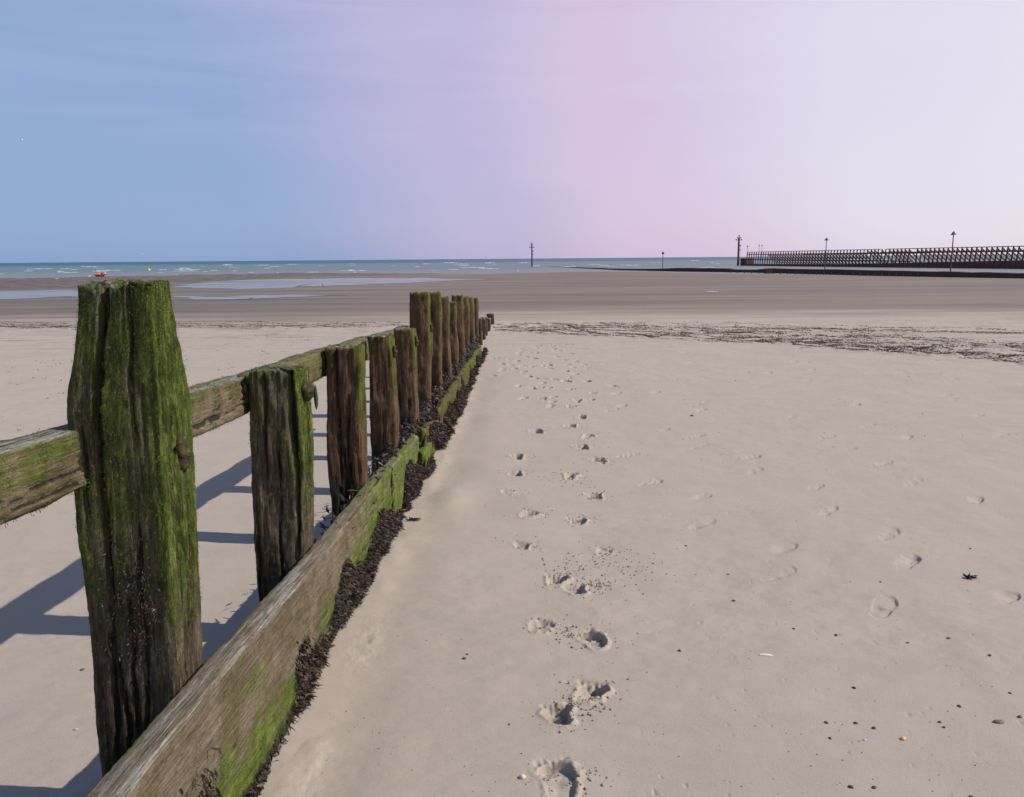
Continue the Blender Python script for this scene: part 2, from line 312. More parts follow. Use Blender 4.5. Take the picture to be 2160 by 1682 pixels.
bar_ = m.attr('bar'); bc = m.mix(m.step(m.noise(m.map(P, (.8, .35, 1)), 1.2, 5, .75), .35, .65), (0.070, 0.050, 0.032), (0.160, 0.122, 0.082)); col = m.mix(bar_, col, bc)
tide = m.math('MULTIPLY', m.attr('tide'), m.step(m.noise(m.map(P, (.35, 4.0, 1)), 1.3, 6, .75), .50, .64)); col = m.mix(tide, col, (0.115, 0.08, 0.06))
nb = m.bump(m.noise(m.map(P, (1, 2.2, 1), rot=(0, 0, .3)), 95, 4, .7), .003, .55); nb = m.bump(s1, 0.0022, 0.7, nb); nb = m.bump(s4, .0006, .5, nb); nb = m.bump(m.noise(m.map(P, (1, 1, 1)), 30, 4, .6), .004, .35, nb)
rgh = m.math('SUBTRACT', .93, m.math('MULTIPLY', wet, .42))
tideA = np.exp(-((Y-20.5)/5.0)**2)*(0.30+.75*ss(4, 9, X)*np.exp(-((Y-16)/3.0)**2)+.35*ss(-2, -6, X))
sand = mk('beach', np.stack([X, Y, Zg], 1), F, m.fin(col, rgh, m.math('SUBTRACT', .22, m.math('MULTIPLY', wet, .08)), nb), attrs={'wet': wetA, 'bar': barA, 'tide': tideA}); tag(sand, kind='structure')
del A, RR, X, Y, Zg, F, I, J, pk

# ------------------------------------------------------------------ sea and pools
m = M('sea water'); P = m.pos(); sx = m.n.new('ShaderNodeSeparateXYZ'); m.L(P, sx.inputs[0])
far = m.step(m.math('ADD', sx.outputs[1], m.math('MULTIPLY', m.noise(m.map(P, (.004, .004, 1)), 1, 3), 500)), 650, 1400)
near = m.step(m.math('ADD', sx.outputs[1], m.math('MULTIPLY', m.noise(m.map(P, (.02, .03, 1)), 1, 4), 60)), 330, 210)
col = m.mix(far, m.mix(m.noise(m.map(P, (.012, .006, 1)), 1, 4), (0.085, 0.135, 0.140), (0.125, 0.170, 0.165)), (0.012, 0.082, 0.132))
col = m.mix(near, col, (0.17, 0.175, 0.185))
foam = m.math('MULTIPLY', m.step(m.noise(m.map(P, (.10, .022, 1)), 1, 5, .7), .70, .75), m.step(sx.outputs[1], 1500, 300)); col = m.mix(foam, col, (.7, .73, .75))
wv = m.noise(m.map(P, (.25, .8, 1)), 1, 6, .65)
sea_m = m.fin(col, .38, .16, m.bump(wv, .5, .8))
def sheet(name, xs, ys, z, mat):
    n, k = len(ys), len(xs); V = [(x, y, z) for y in ys for x in xs]
    F = [(j*k+i, j*k+i+1, (j+1)*k+i+1, (j+1)*k+i) for j in range(n-1) for i in range(k-1)]
    return tag(mk(name, V, F, mat, smooth=False), kind='structure')
sheet('sea', [-12000, -600, 0, 600, 12000], [62, 400, 2000, 24000], SEA, sea_m)
m = M('pool water'); P = m.pos()
pool_m = m.fin(m.mix(m.noise(m.map(P, (.1, .5, 1)), 1, 4), (0.17, 0.155, 0.15), (0.27, 0.25, 0.24)), .30, .32, m.bump(m.noise(m.map(P, (1, 4, 1)), 1.5, 3), .01, .35))
def pool(poly, n=260, amp=.9, seed=0):
    P_ = np.array(poly+[poly[0]], float); L_ = np.r_[0, np.cumsum(np.hypot(*np.diff(P_, axis=0).T))]
    t = np.linspace(0, L_[-1], n, endpoint=False); x = np.interp(t, L_, P_[:, 0]); y = np.interp(t, L_, P_[:, 1])
    x = x+amp*fbm(t*.35, 0, 0, seed, 4); y = y+amp*1.6*fbm(t*.35, 5, 0, seed+3, 4)
    cx, cy = x.mean(), y.mean(); V = []; Fc = []; Kk = 8
    for k in range(Kk):
        f = 1-k/Kk; V += [(cx+(a-cx)*f, cy+(b-cy)*f) for a, b in zip(x, y)]
    V.append((cx, cy)); V = np.array(V); z = np.maximum(surf(V[:, 0], V[:, 1]), ground_z(V[:, 0], V[:, 1]))+.02
    for k in range(Kk-1): Fc += [(k*n+i, k*n+(i+1) % n, (k+1)*n+(i+1) % n, (k+1)*n+i) for i in range(n)]
    Fc += [((Kk-1)*n+i, (Kk-1)*n+(i+1) % n, Kk*n) for i in range(n)]
    return tag(mk('tide_pool_water', np.c_[V, z], Fc, pool_m, smooth=False), kind='structure')
pool([(-60, 55), (-48, 70), (-41, 76), (-40.7, 81), (-38, 82), (-39.8, 84), (-36, 76), (-33, 70), (-30.2, 58), (-30.7, 55), (-33.9, 49), (-45, 46)], seed=1)
pool([(-44, 108), (-42, 120), (-37, 128), (-20, 129), (-10.6, 120), (-5.7, 111.5), (-9.1, 104), (-14.4, 95), (-19.8, 84), (-22.3, 76), (-26.9, 74), (-32.5, 77)], amp=1.4, seed=5)
pool([(-22.8, 51.7), (-21, 54), (-17.5, 54.5), (-14, 55), (-11.6, 54.9), (-12.4, 52), (-15, 48.5), (-17, 46), (-19.1, 46)], amp=1.0, seed=9)
pool([(12, 55.5), (12.9, 56.9), (13.2, 55.7), (12.7, 53.9), (12, 53.7)], 60, .1, seed=13)

# breaking crests and white caps: low ridges of foam on the water
def blob_rows(items, nseg=8):
    V = []; F = []
    for (x, y, z, L, h, w) in items:
        b = len(V); ph = random.random()*9
        for i in range(nseg+1):
            t = i/nseg-.5; e = max(0, 1-(2*t)**2)**.5; xx = x+t*L; yy = y+.12*L*math.sin(t*3+ph)
            hh = h*e*(.6+.4*math.sin(i*2.1+ph))
            V += [(xx, yy-w*e, z), (xx, yy, z+max(hh, .003)), (xx, yy+w*e, z)]
        for i in range(nseg):
            a = b+i*3; F += [(a, a+3, a+4, a+1), (a+1, a+4, a+5, a+2)]
    return V, F
items = []
for i in range(95):
    y = random.uniform(205, 700)**1.0; x = random.uniform(-.75, .72)*y
    if x > 20 and y < 215: continue
    items.append((x, y, SEA, random.uniform(1.5, 6)*y/300, random.uniform(.06, .22)*y/300, .5))
for (px, Y_, L_) in [(-155, 300, 9), (-185, 300, 3), (-125, 300, 10), (-142, 250, 6), (-110, 260, 8), (-50, 235, 8), (-12, 260, 7), (-20, 300, 9), (15, 300, 7), (42, 330, 9), (-235, 390, 12), (-186, 240, 5), (-140, 330, 7)]:
    items.append((px, Y_, SEA, L_, .20*Y_/300, .7))
V, F = blob_rows(items)
m = M('foam'); tag(mk('wave_foam', V, F, m.fin(m.mix(m.noise(m.pos(), 2), (.36, .42, .44), (.60, .64, .66)), .8, .2)), 'scattered white wave crests breaking on the shallow green sea', 'waves', kind='stuff')

# ------------------------------------------------------------------ timber bars (posts along z, beams along y)
def outline(a, b, r, n):
    """rounded rectangle, n points evenly spaced, starting at the (-a,-b) corner, counter-clockwise"""
    pts = []
    for cx, cy, t0 in ((-a+r, -b+r, math.pi), (a-r, -b+r, 1.5*math.pi), (a-r, b-r, 0), (-a+r, b-r, .5*math.pi)):
        for k in range(9): t = t0+k/8*math.pi/2; pts.append((cx+r*math.cos(t), cy+r*math.sin(t), math.cos(t), math.sin(t)))
    P_ = np.array(pts+[pts[0]]); L_ = np.r_[0, np.cumsum(np.hypot(*np.diff(P_[:, :2], axis=0).T))]
    t = np.linspace(0, L_[-1], n, endpoint=False)
    return [np.interp(t, L_, P_[:, k]) for k in range(4)]+[t, L_[-1]]
def bar(name, mat, parent, loc, axis, w0, w1, a, b, r=.02, res=.006, resw=.01, seed=0, cen=None, siz=None, cracks=(), lump=.005, grain=.0035, rag=.012,
        moss=None, alg_shade=None, pale=None, capn=8):
    n = max(24, int(2*(2*a+2*b)/res/2)); x, y, nx, ny, s, Ls = outline(a, b, r, n)
    w = np.linspace(w0, w1, max(6, int((w1-w0)/resw))); nw = len(w)
    Wm, Sm = np.meshgrid(w, s, indexing='ij'); Xb = np.broadcast_to(x, Wm.shape); Yb = np.broadcast_to(y, Wm.shape)
    cx, cy = cen(w) if cen else (0*w, 0*w); fa, fb = siz(w) if siz else (1+0*w, 1+0*w)
    # seamless noise coordinates on the surface
    d = lump*fbm(Xb*9, Yb*9, Wm*3.2, seed, 3)
    gr = fbm(Xb*70, Yb*70, Wm*2.6, seed+31, 3, .6); d = d+grain*(-np.abs(gr)*1.6+.5)
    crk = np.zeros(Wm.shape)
    d = d+.0016*fbm(Xb*160, Yb*160, Wm*60, seed+47, 2)
    for (s0, z0, z1, wd, dp) in cracks:          # position along the perimeter, span along the grain, width, depth
        wob = .012*fbm(Wm*3.1, 0, 0, seed+int(s0*999), 3); e = ss(z0-.02, z0+.08, Wm)*(1-ss(z1-.15, z1, Wm))
        wid = wd*(.32+.68*ss(w1-1.0, w1-.1, Wm) if axis == 'z' and z1 > w1 else .45+.55*e)*(1+.35*vn(Wm*14, 0, 0, seed+5)); ds = (Sm-s0-wob+Ls/2) % Ls-Ls/2
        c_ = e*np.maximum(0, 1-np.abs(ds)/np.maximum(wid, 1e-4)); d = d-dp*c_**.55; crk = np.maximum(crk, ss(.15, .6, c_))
    Px = cx[:, None]+Xb*fa[:, None]+nx*d; Py = cy[:, None]+Yb*fb[:, None]+ny*d
    # ragged end: rim height varies
    rg = rag*(fbm(Xb*45, Yb*45, 0, seed+61, 3)-.25); top = ss(w1-.10, w1, Wm); Wd = Wm+rg*top
    bot = 1-ss(w0, w0+.10, Wm); Wd = Wd-rg*bot*(axis == 'y')
    V = np.stack([Px, Py, Wd], -1); rings = [V.reshape(-1, 3)]; F = []; G0 = np.stack([Xb*fa[:, None]+nx*d, Yb*fb[:, None]+ny*d], -1).reshape(-1, 2)
    i = np.arange(n); j = (i+1) % n
    for k in range(nw-1): F.append(np.stack([k*n+i, k*n+j, (k+1)*n+j, (k+1)*n+i], 1))
    base = nw*n
    def cap(ring, sign, start):
        nonlocal base
        c = ring.mean(0); prev = start
        for k in range(1, capn):
            f = 1-k/capn; q = c+(ring-c)*f; q[:, 2] = c[2]+(ring[:, 2]-c[2])*f**.6+sign*(.004*fbm(q[:, 0]*60, q[:, 1]*60, 0, seed+71, 3)+.004*(k > 0)-.003*np.abs(vn(q[:, 0]*25, q[:, 1]*120, 0, seed+4)))
            rings.append(q); f4 = np.stack([prev+i, prev+j, base+j, base+i], 1); F.append(f4 if sign > 0 else f4[:, ::-1]); prev = base; base += n
        # last ring closes onto a small quad fan
        half = n//2; ii = np.arange(half-1); f4 = np.stack([prev+ii, prev+ii+1, prev+n-2-ii, prev+n-1-ii], 1); F.append(f4 if sign > 0 else f4[:, ::-1])
    cap(V[-1], 1, (nw-1)*n)
    if axis == 'y': cap(V[0], -1, 0)
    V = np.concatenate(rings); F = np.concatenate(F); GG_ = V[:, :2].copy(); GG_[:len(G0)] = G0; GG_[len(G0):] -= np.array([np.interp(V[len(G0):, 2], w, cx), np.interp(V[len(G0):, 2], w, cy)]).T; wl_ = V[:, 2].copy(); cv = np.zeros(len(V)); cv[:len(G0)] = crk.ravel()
    if axis == 'y': V = V[:, [0, 2, 1]]; F = F[:, ::-1]; g = np.c_[GG_, wl_*.028]
    else: g = np.c_[GG_, wl_*.07]
    g = g+seed*.37
    q = V+np.array(loc)                                           # world position for the growth masks
    at = {'g': g}
    for k_, fn in (('moss', moss), ('alg_shade', alg_shade), ('pale', pale)):
        at[k_] = np.broadcast_to(fn(V, q), len(V)).astype(np.float32) if fn else np.zeros(len(V), np.float32)
    at['moss'] = at['moss']-1.1*cv; at['alg_shade'] = at['alg_shade']+.9*cv; at['pale'] = at['pale']-1.0*cv  # crack shade painted in: darkened through the algae mask, moss and bleaching reduced
    pl = parent.location if parent else Vector((0, 0, 0))
    return mk(name, V, F, mat, parent, attrs=at, loc=Vector(loc)-pl)

groyne = tag(empty('groyne', (-1.03, 2.05, 0)), 'old green and brown timber groyne of posts, rail and boards running down the beach', 'groyne')
# per post: front y, depth, left x, right x, top z, right-face moss, front moss
POSTS = [(1.97, .18, -1.157, -.92, 1.545), (3.15, .17, -1.125, -.92, 1.165), (4.39, .17, -1.12, -.92, 1.122), (5.46, .17, -1.09, -.92, 1.085),
         (6.56, .17, -1.08, -.92, 1.038), (7.60, .17, -1.115, -.92, 1.291), (8.61, .17, -1.09, -.92, 1.248), (9.605, .17, -1.09, -.92, 1.15), (10.66, .17, -1.10, -.92, 1.04),
         (11.77, .17, -1.09, -.92, 1.076), (12.805, .17, -1.10, -.92, 1.007), (14.1, .18, -1.10, -.92, .937), (15.27, .18, -1.10, -.92, .882), (16.7, .18, -1.10, -.92, .384),
         (17.9, .18, -1.10, -.92, .296), (18.95, .18, -1.10, -.92, .234), (20.45, .18, -1.10, -.92, .11), (22.9, .22, -1.13, -.92, .055)]
post_objs = []
for i, (yf, dp, xl, xr, zt) in enumerate(POSTS):
    cx, cy = (xl+xr)/2, yf+dp/2; a, b = (xr-xl)/2, dp/2; gz = float(ground_z(np.array(cx), np.array(cy)))-.35
    near_ = max(1, (cy/2.6)); H = zt-gz; Pm = 2*(2*a+2*b)
    rn = random.Random(100+i); cr_ = []
    if i == 0:
        # front: main split from the top, faint ones beside; right face: deep rotten splits
        cr_ = [(.090, H-1.40, H+.2, .0115, .060), (.172, H-.42, H+.2, .006, .020), (.038, H-.62, H-.25, .005, .012), (.125, H-1.2, H-.7, .004, .012), (.15, H-1.5, H-.55, .006, .014), (.06, .5, 1.05, .006, .015), (.12, .35, .9, .007, .014),
               (.262, H-.36, H+.2, .013, .075), (.288, H-.65, H-.12, .005, .03), (.300, H-.75, H-.2, .004, .03), (.315, H-1.2, H-.30, .007, .035), (.338, H-1.0, H-.15, .008, .03), (.275, H-.95, H-.4, .006, .022), (.36, H-1.3, H-.5, .008, .03), (.30, .4, 1.0, .007, .02), (.85-.2, H-.7, H+.1, .01, .03)]
        def siz(w, H=H): t = ss(H-.36, H, w); return 1-.235*t, 1-.36*t
        def cen(w, H=H): t = ss(H-.36, H, w); lean = (w-(H-.5))*.0135; return .026*t+lean*1.0, -.03*t+0*w
    else:
        for k in range(7): s0 = rn.uniform(0, Pm); z1 = rn.choice([H+.2, H-.2, H-.5]); cr_.append((s0, z1-rn.uniform(.5, 1.2), z1, rn.uniform(.005, .011), rn.uniform(.012, .03)))
        tp = .10 if i in (5, 6, 7, 8, 9, 10, 11, 12) else .03
        ph = rn.uniform(0, 6)
        def siz(w, H=H, tp=tp, ph=ph): t = ss(H-.22, H, w); return 1-tp*t+.03*np.sin(w*5+ph), 1-tp*t+.02*np.sin(w*4+ph)
        def cen(w, rn=rn, ph=ph, H=H): return .006*np.sin(w*4+ph), .004*np.cos(w*3+ph)
        if i == 1: cr_ += [(.19, H-.75, H+.2, .016, .045), (.30, H-.55, H-.10, .026, .06), (.27, H-.9, H-.4, .010, .03), (.08, H-.5, H+.2, .008, .02)]
        if i == 2: cr_ += [(.075, H-1.2, H+.2, .012, .03), (.14, H-1.0, H-.3, .007, .02)]
        if i == 5: cr_ += [(.09, H-.8, H-.35, .012, .03)]
    gm = .64 if i == 0 else (.42 if i == 1 else .20); rmoss = .92 if i < 3 else .66
    def mossf(V, q, a=a, b=b, i=i, gm=gm, rmoss=rmoss, H=H, gz=gz):
        right = ss(a*.55, a*.9, V[:, 0]); topz = ss(.30, .0, (H-(V[:, 2])))
        z = q[:, 2]; base = gm*(1-right)+rmoss*right+(.10 if i < 2 else .30)*topz
        return base*(.12+.88*ss(.35, .92, z)) - (.10*ss(.75, .45, z)*right if i == 0 else 0)
    def algf(V, q, i=i, a=a): z = q[:, 2]; return .95*ss(.60, .15, z)*(1-.75*ss(a*.5, a, V[:, 0]))+(.55*np.exp(-(((z-.72)/.16)**2+((V[:, 0]-.02)/.08)**2)) if i == 0 else 0)
    def palef(V, q, H=H, i=i, a=a): return (.50*ss(H-.45, H-.05, V[:, 2])*(1-.5*ss(a*.6, a, V[:, 0])) if i == 0 else .17*ss(H-.35, H, V[:, 2]))+(.55*ss(H-.01, H+.004, V[:, 2]))
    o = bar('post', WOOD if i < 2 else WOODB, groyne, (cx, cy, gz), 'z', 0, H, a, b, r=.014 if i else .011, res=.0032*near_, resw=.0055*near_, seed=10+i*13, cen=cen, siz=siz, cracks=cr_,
            lump=.007 if i == 0 else .012, grain=.005 if i == 0 else .007, rag=.013 if i in (0, 5, 6, 7, 8, 9, 10, 11, 12) else .008, moss=mossf, alg_shade=algf, pale=palef, capn=12 if i < 3 else 6)
    post_objs.append((o, cx, cy, a, b, gz, H))
post_objs[0][0]['label'] = 'massive nearest post, tapered, split and thick with green moss'
post_objs[17][0]['label'] = 'last dark post at the seaward end'

# rails behind the posts (two lengths), sloping down the beach
def beam(name, mat, y0, y1, xl, xr, zf, h, seed, moss, alg_shade=None, pale=None, res=.005, resw=.012, crk=12, lump=.005, rag=.02, r=.014, grain=.004):
    a, b = (xr-xl)/2, h/2; cx = (xl+xr)/2; L_ = y1-y0; rn = random.Random(seed); Pm = 2*(2*a+2*b)
    cr_ = [(rn.uniform(0, Pm), s_, s_+rn.uniform(.4, 1.3), rn.uniform(.0025, .006), rn.uniform(.004, .011)) for s_ in [rn.uniform(-.2, L_) for _ in range(crk)]]
    z0 = zf(y0)-b
    def cen(w): return .006*np.sin(w*1.7+seed), np.array([zf(y0+t)-b-z0 for t in np.atleast_1d(w)])
    return bar(name, mat, groyne, (cx, y0, z0), 'y', 0, L_, a, b, r=r, res=res, resw=resw, seed=seed, cen=cen, cracks=cr_, lump=lump, grain=grain, rag=rag, moss=moss, alg_shade=alg_shade, pale=pale, capn=6)
rz = lambda y: float(np.interp(y, [.5, 1.7, 2.7, 3.1, 4.6, 7.4, 8.2], [1.235, 1.196, 1.157, 1.142, 1.096, .979, .95]))
def railmoss(V, q): return .34+.22*ss(-1.14, -1.13, q[:, 0])*ss(rz(3)-.1, rz(3), q[:, 2])-.15*ss(.02, .07, V[:, 2])
beam('rail', PLANKW, .45, 3.24, -1.235, -1.135, rz, .155, 301, railmoss, pale=lambda V, q: .85*ss(.085, .105, (q[:, 2]-np.interp(q[:, 1], [.5, 1.7, 2.7, 3.1], [1.08, 1.041, 1.002, .987])-.048))*(.35+.65*ss(.03, -.02, np.abs(V[:, 0]-.02)-.02)), crk=22, lump=.007)
beam('rail', PLANKW, 3.27, 8.0, -1.235, -1.13, lambda y: rz(y)-.003, .15, 317, lambda V, q: .44, crk=22, lump=.008, res=.008, resw=.02, pale=lambda V, q: .25+0*q[:, 0])
# low boards on the right of the posts
pz = lambda y: float(np.interp(y, [.8, 1.49, 2.11, 3.13, 4.85], [.525, .507, .489, .421, .332]))
def boardmoss(V, q):
    zt = np.interp(q[:, 1], [.8, 1.49, 2.11, 3.13, 4.85], [.525, .507, .489, .421, .332]); d = zt-q[:, 2]; n_ = .08*vn(q[:, 1]*2.2, 0, 0, 77)+.10*fbm(q[:, 1]*7, q[:, 2]*11, 0, 79, 4)
    return .20+.62*ss(.13, .34, d+n_+.16*ss(3.0, 4.6, q[:, 1]))+.35*ss(3.1, 4.5, q[:, 1])*ss(.1, .0, d)
b1 = beam('board', PLANKW, .75, 4.84, -.918, -.832, pz, .82, 331, boardmoss, alg_shade=lambda V, q: .8*ss(.14, .02, q[:, 2])*ss(-.87, -.84, q[:, 0]), pale=lambda V, q: .50*ss(.03, .0, np.interp(q[:, 1], [.8, 1.49, 2.11, 3.13, 4.85], [.525, .507, .489, .421, .332])-q[:, 2]), res=.006, resw=.009, crk=44, lump=.005, grain=.0032)
b1['label'] = 'long brown near board with weathered top edge, green below'
pz2 = lambda y: float(np.interp(y, [4.7, 6.1], [.352, .262]))
beam('board', PLANKW, 4.80, 6.08, -.905, -.835, pz2, .62, 347, lambda V, q: .72+0*q[:, 0], pale=lambda V, q: .6*ss(.025, 0, np.interp(q[:, 1], [4.7, 6.1], [.352, .262])-q[:, 2]), res=.008, resw=.014, rag=.03)
beam('board', PLANKW, 6.0, 6.5, -.86, -.79, lambda y: .14-.05*(y-6), .35, 353, lambda V, q: .9+0*q[:, 0], res=.01, resw=.016, rag=.04)
for (y0, y1, z0_, z1_, x_) in [(6.25, 7.35, .27, .13, -.85), (7.5, 9.6, .19, .16, -.85), (9.7, 11.6, .17, .13, -.86), (11.7, 14.6, .12, .05, -.86)]:
    beam('board', WOODB, y0, y1, x_-.05, x_+.035, lambda y, y0=y0, y1=y1, z0_=z0_, z1_=z1_: float(np.interp(y, [y0, y1], [z0_, z1_])), .36, int(y0*50), lambda V, q: .85-.5*vn(q[:, 1]*3, 0, 0, 5), res=.014, resw=.03, rag=.05, lump=.014, r=.03)

# iron bolts and knee straps
def lathe(prof, n=14):
    V = [(0, 0, prof[0][1])]; F = []
    for r_, z_ in prof: V += [(r_*math.cos(2*math.pi*k/n), r_*math.sin(2*math.pi*k/n), z_) for k in range(n)]
    F += [(0, 1+(k+1) % n, 1+k) for k in range(n)]
    for j in range(len(prof)-1): F += [(1+j*n+k, 1+j*n+(k+1) % n, 1+(j+1)*n+(k+1) % n, 1+(j+1)*n+k) for k in range(n)]
    V.append((0, 0, prof[-1][1])); q = len(V)-1; F += [(1+(len(prof)-1)*n+k, 1+(len(prof)-1)*n+(k+1) % n, q) for k in range(n)]
    return V, F
m = M('rusty iron'); ob = m.coord(); t1 = m.noise(ob, 60, 5, .7)
IRON = m.fin(m.ramp(t1, [(.38, (.012, .010, .007)), (.48, (.045, .022, .012)), (.56, (.035, .05, .008)), (.70, (.12, .15, .02))]), .75, .3, m.bump(t1, .008, 1.0))
def bolt(pi, x, y, z, sx_, r_, hgt, length):
    V, F = lathe([(r_*.5, 0), (r_*1.0, .002), (r_*1.05, length*.4), (r_*.9, length*.7), (r_*.55, length*.95), (r_*.3, length)], 20)
    V = np.array(V); V = V[:, [2, 0, 1]]; V[:, 0] *= sx_; V[:, 2] *= hgt; V += .009*np.stack([vn(V[:, 0]*60, V[:, 1]*60, V[:, 2]*60, k) for k in (1, 2, 3)], 1)
    po = post_objs[pi][0]; F = F if sx_ > 0 else [f[::-1] for f in F]
    pw = Vector((post_objs[pi][1], post_objs[pi][2], post_objs[pi][5]))
    mk('bolt', V, F, IRON, po, loc=Vector((x, y, z))-pw)
bolt(0, -.930, 2.075, 1.095, 1, .026, 1.9, .030)
bolt(1, -.925, 3.22, 1.075, 1, .030, 1.5, .055)
bolt(1, -1.122, 3.19, 1.07, -1, .030, 1.5, .035)
bolt(2, -1.118, 4.44, 1.045, -1, .032, 1.7, .035)
bolt(0, -1.150, 2.03, 1.08, -1, .030, 1.8, .03)
bolt(4, -.925, 6.64, .93, 1, .024, 1.9, .032); bolt(3, -.925, 5.54, .97, 1, .022, 1.9, .028); bolt(5, -.92, 7.68, .95, 1, .020, 1.9, .028)
# a loose splinter hanging beside the second post, and the broken slab below it
Vb, Fb = lathe([(.004, 0), (.016, .03), (.018, .08), (.012, .14), (.004, .17)], 9); Vb = np.array(Vb); Vb[:, 0] *= .8; Vb += .004*np.stack([vn(Vb[:, 0]*50, Vb[:, 1]*50, Vb[:, 2]*40, k) for k in (4, 5, 6)], 1)
po = post_objs[1]; pw = Vector((po[1], po[2], po[5]))
for (x, y, z, k_) in [(-.880, 3.30, .985, .62)]:
    mk('splinter', Vb*k_, Fb, WOOD, po[0], attrs={'g': Vb*1.0, 'moss': np.full(len(Vb), .8), 'alg_shade': np.zeros(len(Vb)), 'pale': np.zeros(len(Vb))}, loc=Vector((x, y, z))-pw)

# ------------------------------------------------------------------ fronds: thousands of small bent leaves
def fronds(P0, D, L, Wd, curl=.5, seed=0):
    """P0 (n,3) roots, D (n,3) directions, L lengths, Wd widths -> quads (2 per frond)"""
    r = np.random.default_rng(seed); n = len(P0); D = D/np.linalg.norm(D, axis=1)[:, None]
    sd_ = np.cross(D, r.normal(size=(n, 3))); sd_ /= np.linalg.norm(sd_, axis=1)[:, None]+1e-9
    up_ = np.cross(sd_, D); a = P0; b_ = P0+D*L[:, None]*.5+up_*(curl*L*.15)[:, None]; c_ = P0+D*L[:, None]+up_*(-curl*L*.1)[:, None]
    w = Wd[:, None]*sd_
    V = np.stack([a-w*.4, a+w*.4, b_-w, b_+w, c_-w*.25, c_+w*.25], 1).reshape(-1, 3); k = np.arange(n)[:, None]*6
    F = np.concatenate([k+np.array([[0, 1, 3, 2]]), k+np.array([[2, 3, 5, 4]])]); return V, F
m = M('bladder wrack'); ob = m.pos(); t1 = m.noise(ob, 24, 5, .75)
WEED = m.fin(m.ramp(t1, [(.35, (.009, .006, .006)), (.50, (.028, .018, .015)), (.62, (.075, .046, .028)), (.75, (.10, .085, .03))]), .55, .35)
m = M('green moss'); t1 = m.noise(m.coord(), 45, 3)
MOSS = m.fin(m.ramp(t1, [(.35, (.015, .028, .004)), (.5, (.06, .095, .010)), (.68, (.16, .20, .035))]), .85, .2)
m.b.inputs['Subsurface Weight'].default_value = 0.0
r = rng; Ps = []; Ds = []; Ls = []; Wds = []
def skirt(y0, y1, dens, hz0, hz1, out0, out1, size):
    n = int(dens*(y1-y0)); y = r.uniform(y0, y1, n); f = (y-y0)/(y1-y0); hz = (hz0+(hz1-hz0)*f)*np.clip(.62+.75*fbm(y*2.6, 0, 0, 91, 4), .05, 1.6); ou = (out0+(out1-out0)*f)
    g = np.interp(y, PY, PZ); v = r.random(n)**1.3; z = g+v*hz; x = -.832+ou*(1-v)*r.random(n)**.6*(.7+.5*vn(y*7, 0, 0, 93))
    patch = fbm(y*3.2, z*7, 0, 95, 3) > -.55+.9*(v > .75)
    P0 = np.stack([x, y, z+.012], 1)[patch]; n = len(P0); D = np.stack([r.uniform(.15, 1.0, n), r.normal(0, .45, n), r.uniform(-1.3, .15, n)], 1)
    Ps.append(P0); Ds.append(D); q_ = r.random(n)**2.2; Ls.append((.45+1.7*q_)*size); Wds.append(r.uniform(.35, 1.5, n)*size*.13)
skirt(1.0, 2.6, 420, .04, .05, .01, .02, .018); skirt(2.6, 2.9, 2600, .07, .18, .02, .05, .024)
skirt(2.9, 4.9, 9000, .15, .25, .03, .055, .020)
skirt(4.9, 6.6, 12000, .24, .29, .06, .09, .022)
skirt(6.4, 10, 8000, .23, .22, .09, .09, .028)
skirt(10, 15.5, 3600, .19, .14, .08, .07, .036)
# weed on the lower posts and between posts and boards
n = 9000; y = r.uniform(3.0, 15, n)**1.0; P0 = np.stack([r.uniform(-1.0, -.86, n), y, np.interp(y, PY, PZ)+r.random(n)**1.5*.40], 1)
Ps.append(P0); Ds.append(np.stack([r.uniform(-.2, 1, n), r.normal(0, .6, n), r.uniform(-1, .2, n)], 1)); Ls.append(r.uniform(.03, .06, n)); Wds.append(r.uniform(.004, .009, n))
n = 900; Ps.append(np.stack([r.normal(-1.03, .035, n), np.full(n, 1.962)+r.random(n)*.01, r.normal(.72, .085, n)], 1)); Ds.append(np.stack([r.normal(0, .5, n), r.uniform(-.9, -.1, n), r.uniform(-1.2, 0, n)], 1)); Ls.append(r.uniform(.004, .013, n)); Wds.append(r.uniform(.0008, .0022, n))
# clumps on the near board
for (cy, cz, sy, sz, n) in [(1.78, .20, .05, .10, 900), (2.72, .13, .05, .09, 700), (1.52, .10, .05, .07, 500), (2.1, .04, .12, .03, 400)]:
    P0 = np.stack([np.full(n, -.826)+r.random(n)*.008, r.normal(cy, sy, n), r.normal(cz, sz*.5, n)], 1); Ps.append(P0); Ds.append(np.stack([r.uniform(.1, .7, n), r.normal(0, .5, n), r.uniform(-1, 0, n)], 1)); Ls.append(r.uniform(.012, .028, n)); Wds.append(r.uniform(.003, .006, n))
V, F = fronds(np.concatenate(Ps), np.concatenate(Ds), np.concatenate(Ls), np.concatenate(Wds), seed=3)
w_ = mk('seaweed', V-np.array(groyne.location), F, WEED, groyne); w_['kind'] = 'stuff'; w_['label'] = 'black bladder wrack hanging from the low boards down to the sand'
